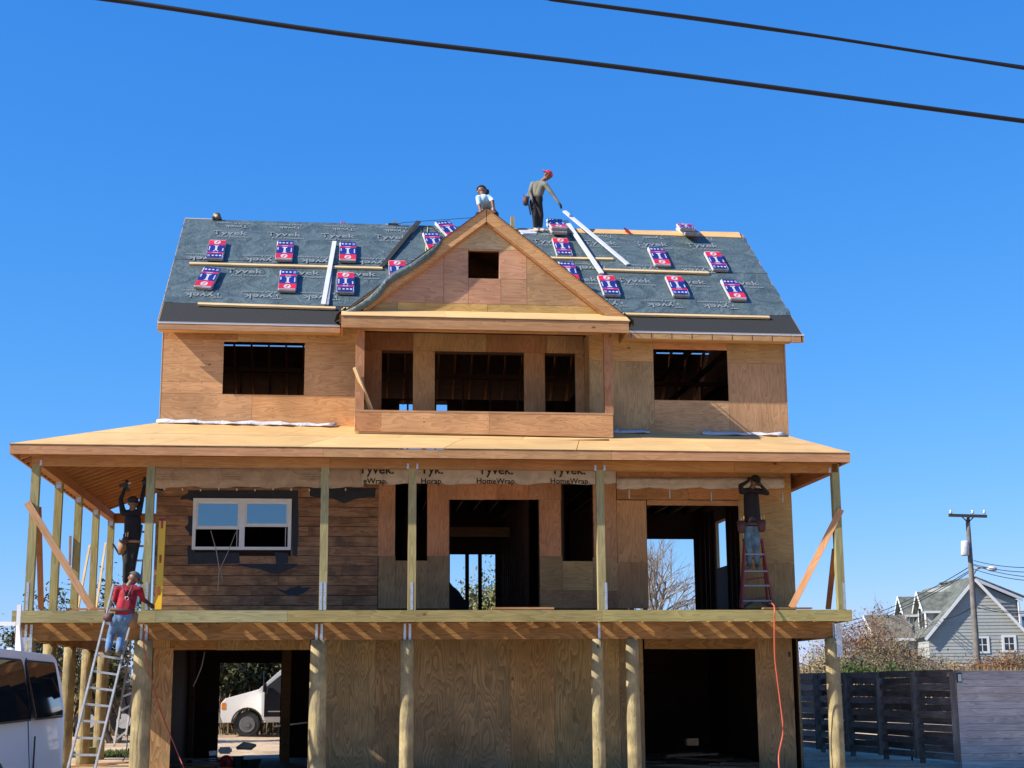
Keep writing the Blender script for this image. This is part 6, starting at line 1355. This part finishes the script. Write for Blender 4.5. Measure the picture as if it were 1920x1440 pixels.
q = on(1809.5, 1014, yp-.2); q2 = on(1809.5, 1042, yp-.2); tube('transformer', [q2, q2+V3(0, 0, .05), q-V3(0, 0, .05), q], [.18, .21, .21, .18], SHW, UP_, 14)
q = on(1826, 1076, yp-.1); arm = smooth_pts([q, on(1832, 1067, yp-.2), on(1842, 1064, yp-.4), on(1850, 1065, yp-.5)]); tube('lamp_arm', arm, .045, WOODP, UP_, 6)
q = on(1850, 1066, yp-.5); q2 = on(1869, 1067, yp-.6); tube('lamp_head', [q, q.lerp(q2, .3), q.lerp(q2, .7), q2], [.05, .13, .15, .06], SHW, UP_, 10)
def wire(a, b, sag, r, label, grp): tube('power_line', arc(a, b, sag, 16), r, CABLE, None, 5, label=label, cat='power line', group=grp)
for k, (v0, u1, v1) in enumerate(((1051, 1960, 1063), (1058, 1960, 1072), (1060, 1960, 1083), (1067, 1960, 1090))): wire(on(1826, v0, yp), on(u1, v1, yp-10), .15, .018, ('topmost', 'second from top', 'third from top', 'lowest')[k]+' of the thin lines running right from the utility pole', 'lines right of the utility pole')
for k, (v0, v1) in enumerate(((1062, 1170), (1069, 1178), (1072, 1186))): wire(on(1819, v0, yp), on(1560, v1, yp+35), .5, .022, ('upper', 'middle', 'lowest')[k]+' of three thin lines sloping down left from the utility pole', 'lines left of the utility pole')
wire(on(1826, 1130, yp), on(1960, 1140, yp-8), .3, .015, 'upper of two low cables right of the utility pole crossing the grey gable', 'low cables at the grey house'); wire(on(1822, 1139, yp), on(1740, 1158, yp+20), .3, .03, 'low cable dropping left from the utility pole across the grey gable', None)
wire(on(1826, 1137, yp), on(1960, 1146, yp-8), .2, .02, 'lower of two low cables right of the utility pole crossing the grey gable', 'low cables at the grey house')
def line_pts(pts, y): return smooth_pts([on(u, v, y) for u, v in pts], 6)
tube('overhead_cable', line_pts([(-160, -38), (175, -5), (640, 63), (1170, 127), (1920, 227), (2300, 275)], -12), .0265, CABLE, None, 10, label='thick black overhead cable crossing the whole sky, the lower of the two', cat='overhead cable')
tube('overhead_cable', line_pts([(700, -45), (1030, -2), (1400, 47), (1920, 128), (2300, 190)], -12), .0185, CABLE, None, 10, label='thinner black overhead cable across the upper right of the sky', cat='overhead cable')
# faint second strand twisted round the upper cable
tube('messenger_wire', line_pts([(1030, 1), (1400, 51), (1920, 124), (2300, 184)], -11.9), .007, CABLE, None, 6, label='fine wire lashed beneath the thinner overhead cable', cat='overhead cable')
# ================================================================== VEGETATION
rng = np.random.default_rng(5)
BARK = flat('grey_bark', (.14, .115, .10), .9, var=.3); BARKP = flat('pale_bark', (.24, .2, .17), .9, var=.3)
def branches(base, h, spread, levels, seed, r0=.08, n0=4, lean=None, split=3, curl=.25, upw=.6):
    rs = random.Random(seed); vs, fs = [], []; tips = []
    def grow(p, d, L_, r, lv):
        pts = [p]; q = Vector(p); dd = Vector(d)
        seg = 4
        for i in range(seg):
            dd = (dd+Vector((rs.uniform(-curl, curl), rs.uniform(-curl, curl), rs.uniform(-curl*.5, curl*.6)))).normalized(); q = q+dd*L_/seg; pts.append(Vector(q))
        tube_geo(pts, [r*(1-.5*i/seg) for i in range(seg+1)], 4 if lv > 0 else 7, vs, fs, False)
        tips.extend(pts[1:]) if lv >= levels-2 else None
        if lv < levels:
            for k in range(split+(1 if lv == 0 else 0)):
                f = rs.uniform(.35, 1.0); i = min(seg, max(1, int(f*seg))); a = rs.uniform(0, 6.28); o_ = Vector((math.cos(a), math.sin(a), rs.uniform(.0, upw)))*spread
                grow(pts[i], (dd+o_).normalized(), L_*rs.uniform(.55, .8), r*.55, lv+1)
    for k in range(n0): a = k*6.28/n0+rs.uniform(-.5, .5); s_ = .35 if n0 > 1 else .05; grow(Vector(base)+Vector((math.cos(a), math.sin(a), 0))*r0, Vector((math.cos(a)*s_, math.sin(a)*s_, 1)).normalized(), h*.42, r0, 0)
    return vs, fs, tips
def leaves(pts, n, size, jit, seed, flatz=1.0):
    rs = np.random.default_rng(seed); P = np.array([tuple(p) for p in pts]); idx = rs.integers(0, len(P), n); c = P[idx]+rs.normal(0, jit, (n, 3))
    a = rs.normal(size=(n, 3)); a /= np.linalg.norm(a, axis=1)[:, None]; b = rs.normal(size=(n, 3)); b -= (b*a).sum(1)[:, None]*a; b /= np.linalg.norm(b, axis=1)[:, None]
    s = size*rs.uniform(.5, 1.4, (n, 1)); V = np.stack([c-a*s, c-b*s*.45, c+a*s, c+b*s*.45], 1).reshape(-1, 3)
    me = bpy.data.meshes.new('leaves'); me.vertices.add(n*4); me.vertices.foreach_set('co', V.ravel()); me.loops.add(n*4); me.loops.foreach_set('vertex_index', np.arange(n*4)); me.polygons.add(n); me.polygons.foreach_set('loop_start', np.arange(n)*4); me.polygons.foreach_set('loop_total', np.full(n, 4)); me.update(calc_edges=True); return me
def plant(name, base, h, seed, label, cat, lm, nleaf, lsize, levels=3, spread=.9, r0=.05, n0=5, bark=BARK, group=None, jit=.12, split=3, upw=.6):
    vs, fs, tips = branches(base, h, spread, levels, seed, r0, n0, split=split, upw=upw); t = thing(name, base, label, cat, group)
    me = mesh('branches', vs, fs, True); me.materials.append(bark); link('stems' if n0 > 1 else 'trunk', me, t)
    if nleaf: me = leaves(tips, nleaf, lsize, jit, seed); me.materials.append(lm); link('foliage', me, t)
    return t
L_RUST = leafmat('rust_leaves', (.20, .075, .035), (.30, .17, .07)); L_DRY = leafmat('dry_leaves', (.26, .19, .09), (.40, .31, .16)); L_GRN = leafmat('green_leaves', (.045, .085, .02), (.11, .14, .04)); L_DARK = leafmat('dark_evergreen', (.04, .055, .02), (.13, .12, .05)); L_YEL = leafmat('olive_leaves', (.13, .14, .045), (.24, .22, .09)); L_MIX = leafmat('brown_green_leaves', (.08, .075, .03), (.26, .19, .10)); L_GREY = leafmat('grey_twigs', (.16, .11, .08), (.25, .19, .15))
# bare tree behind the right opening
gz_ = ground_z
bx_ = on(1232, 1100, 17); t = plant('bare_tree', (bx_.x, 17, .15), 7.6, 21, 'bare grey-branched tree seen through the right opening of the main level', 'tree', None, 0, 0, 5, .75, .13, 2, BARKP, split=3, upw=.5)
bx_ = on(905, 1130, 26); plant('leafy_tree', (bx_.x, 26, .2), 7.0, 4, 'small olive-green tree seen through the middle doorway', 'tree', L_YEL, 12000, .08, 4, .8, .1, 3, BARK, jit=.25)
bx_ = on(226, 1110, 16); plant('evergreen_tree', (bx_.x, 16, .2), 4.9, 9, 'dark green tree behind the left porch under the worker in black', 'tree', L_DARK, 6500, .07, 4, .45, .1, 2, BARK, jit=.2)
for i, (u, y, h) in enumerate(((95, 24, 3.6), (150, 27, 3.3), (200, 23, 3.2), (270, 26, 3.4))):
    bx_ = on(u, 1200, y); plant('hedge_shrub', (bx_.x, y, .2), h*.72, 40+i, 'dark green shrub behind the left porch piles, '+('farthest left', 'second from the left', 'third from the left', 'beside the second pile')[i], 'shrub', L_MIX, 5000, .09, 3, 1.0, .05, 5, BARK, 'shrubs behind the left porch', .3)
# thicket behind the rear van
for i, (u, y, h, m_) in enumerate(((400, 25, 4.2, L_MIX), (440, 24, 4.0, L_DARK), (478, 26, 4.6, L_YEL), (520, 25, 4.6, L_DARK), (560, 26, 4.3, L_MIX))):
    bx_ = on(u, 1300, y); plant('thicket_shrub', (bx_.x, y, .2), h, 60+i, ('brown-green shrub left of the rear van', 'dark shrub above the bonnet of the rear van', 'olive shrub above the open door of the rear van', 'dark shrub over the cab of the rear van', 'brown-green shrub behind the rear van body')[i], 'shrub', m_, 7000, .10, 4, .9, .05, 6, BARKP, 'thicket behind the rear van', .28)
# autumn shrubs beyond the fence
spec = []
rs = random.Random(8)
names = ['rusty-leaved', 'reddish brown', 'dry tan', 'grey twiggy', 'olive brown']
mats_ = [L_RUST, L_RUST, L_DRY, L_GREY, L_MIX]
sh = [(1545, 30, 3.3, 2), (1572, 24, 2.3, 4), (1600, 33, 4.6, 0), (1630, 36, 5.2, 1), (1655, 30, 3.6, 4), (1680, 38, 3.7, 0), (1702, 33, 2.9, 4), (1725, 36, 3.0, 1), (1748, 31, 2.6, 3), (1770, 34, 3.0, 3), (1795, 32, 2.6, 2), (1850, 33, 2.8, 1), (1880, 31, 2.8, 0), (1905, 33, 3.0, 1), (1935, 31, 3.0, 4), (1520, 27, 2.6, 2)]
for i, (u, y, h, k) in enumerate(sh):
    p = on(u, 1250, y); gz0 = gz_(p.x, y); where = ('between the right porch post and the grey house' if u < 1690 else 'in front of the grey house wall' if u < 1830 else 'at the right, under the small square windows')
    order = ['first', 'second', 'third', 'fourth', 'fifth', 'sixth', 'seventh', 'eighth', 'ninth', 'tenth', 'eleventh', 'twelfth', 'thirteenth', 'fourteenth', 'fifteenth', 'sixteenth'][sorted([s[0] for s in sh]).index(u)]
    plant('autumn_shrub', (p.x, y, gz0-.1), max(1.3, (h-gz0+.3)*1.12), 100+i, f'{names[k]} shrub, {order} from the left in the row above the fence', 'shrub', mats_[k], 2600 if k != 3 else 500, .055, 4, .85, .03, 6, BARKP if k != 0 else BARK, 'autumn shrubs beyond the fence', .16)
for i, (u, y, h, m_) in enumerate(((1608, 22, 2.35, L_GRN), (1695, 23, 1.95, L_GRN))):
    p = on(u, 1250, y); plant('green_bush', (p.x, y, gz_(p.x, y)-.1), h+.2, 200+i, ('bright green bush just right of the right porch pile', 'low green bush above the dark fence')[i], 'shrub', m_, 5000, .06, 3, .9, .03, 6, BARK, None, .15)
for i, (u, y, h) in enumerate(((1625, 45, 7.0), (1655, 47, 7.4))):
    p = on(u, 1150, y); plant('bare_sapling', (p.x, y, 1.2), h-1.6, 300+i, ('slim leafless sapling left of the grey house', 'taller leafless sapling nearest the grey house dormers')[i], 'tree', L_GREY, 0, .03, 4, .45, .05, 2, BARKP, upw=1.2)
# reeds and dry grass: ground cover nobody could count
def blades(n, x0, x1, y0, y1, h0, h1, seed, mat, name, label, cat='grass', wd=.012):
    rs = np.random.default_rng(seed); x = rs.uniform(x0, x1, n); y = rs.uniform(y0, y1, n); h = rs.uniform(h0, h1, n); a = rs.uniform(0, 6.28, n); le = rs.normal(0, .16, (n, 2))*h[:, None]
    z = np.array([ground_z(a_, b_) for a_, b_ in zip(x, y)])-.02; w_ = wd*rs.uniform(.6, 1.5, n); dx, dy = np.cos(a)*w_, np.sin(a)*w_
    V = np.stack([np.stack([x-dx, y-dy, z], 1), np.stack([x+dx, y+dy, z], 1), np.stack([x+dx*.7+le[:, 0]*.4, y+dy*.7+le[:, 1]*.4, z+h*.6], 1), np.stack([x+le[:, 0], y+le[:, 1], z+h], 1)], 1).reshape(-1, 3)
    me = bpy.data.meshes.new(name); me.vertices.add(n*4); me.vertices.foreach_set('co', V.ravel()); me.loops.add(n*4); me.loops.foreach_set('vertex_index', np.arange(n*4)); me.polygons.add(n); me.polygons.foreach_set('loop_start', np.arange(n)*4); me.polygons.foreach_set('loop_total', np.full(n, 4)); me.update(calc_edges=True); me.materials.append(mat)
    return link(name, me, None, None, None, label, cat, kind='stuff')
L_REED = leafmat('reed_blades', (.14, .09, .045), (.40, .30, .17))
blades(26000, 12.0, 34, 20.5, 33, .6, 1.5, 1, L_REED, 'dry_reeds', 'band of dry tan reeds and grass just above the fence', wd=.02)
blades(9000, 12.0, 34, 21, 30, .5, 1.35, 2, L_YEL, 'green_grass', 'greener weeds mixed in the reeds beyond the fence', wd=.02)
blades(2600, -14, -1, 20.9, 25, .4, 1.5, 3, leafmat('dull_reeds', (.12, .09, .05), (.3, .23, .13)), 'tall_reeds', 'tall dull reeds behind the rear van', wd=.02)
blades(5000, -9.5, -6.2, 9.5, 12, .04, .12, 4, L_GRN, 'lawn_patch', 'thin green grass on the yard behind the left piles', wd=.012)
blades(1500, -12, 9, -3, 9, .02, .07, 5, L_DRY, 'sparse_weeds', 'sparse weeds scattered on the sandy yard', wd=.01)
# far treeline
t_ = []
rs = np.random.default_rng(12); pts = []
for k in range(900):
    x = rs.uniform(-160, 220); y = 150+rs.uniform(-5, 20); hh = 3.0+1.5*math.sin(x*.07)+1.2*math.sin(x*.19+1)
    pts.append((x, y, rs.uniform(0, hh)))
me = leaves([Vector(p) for p in pts], 9000, .7, .7, 77); me.materials.append(L_MIX); link('far_treeline', me, None, None, None, 'low dark treeline along the horizon', 'trees', kind='stuff')
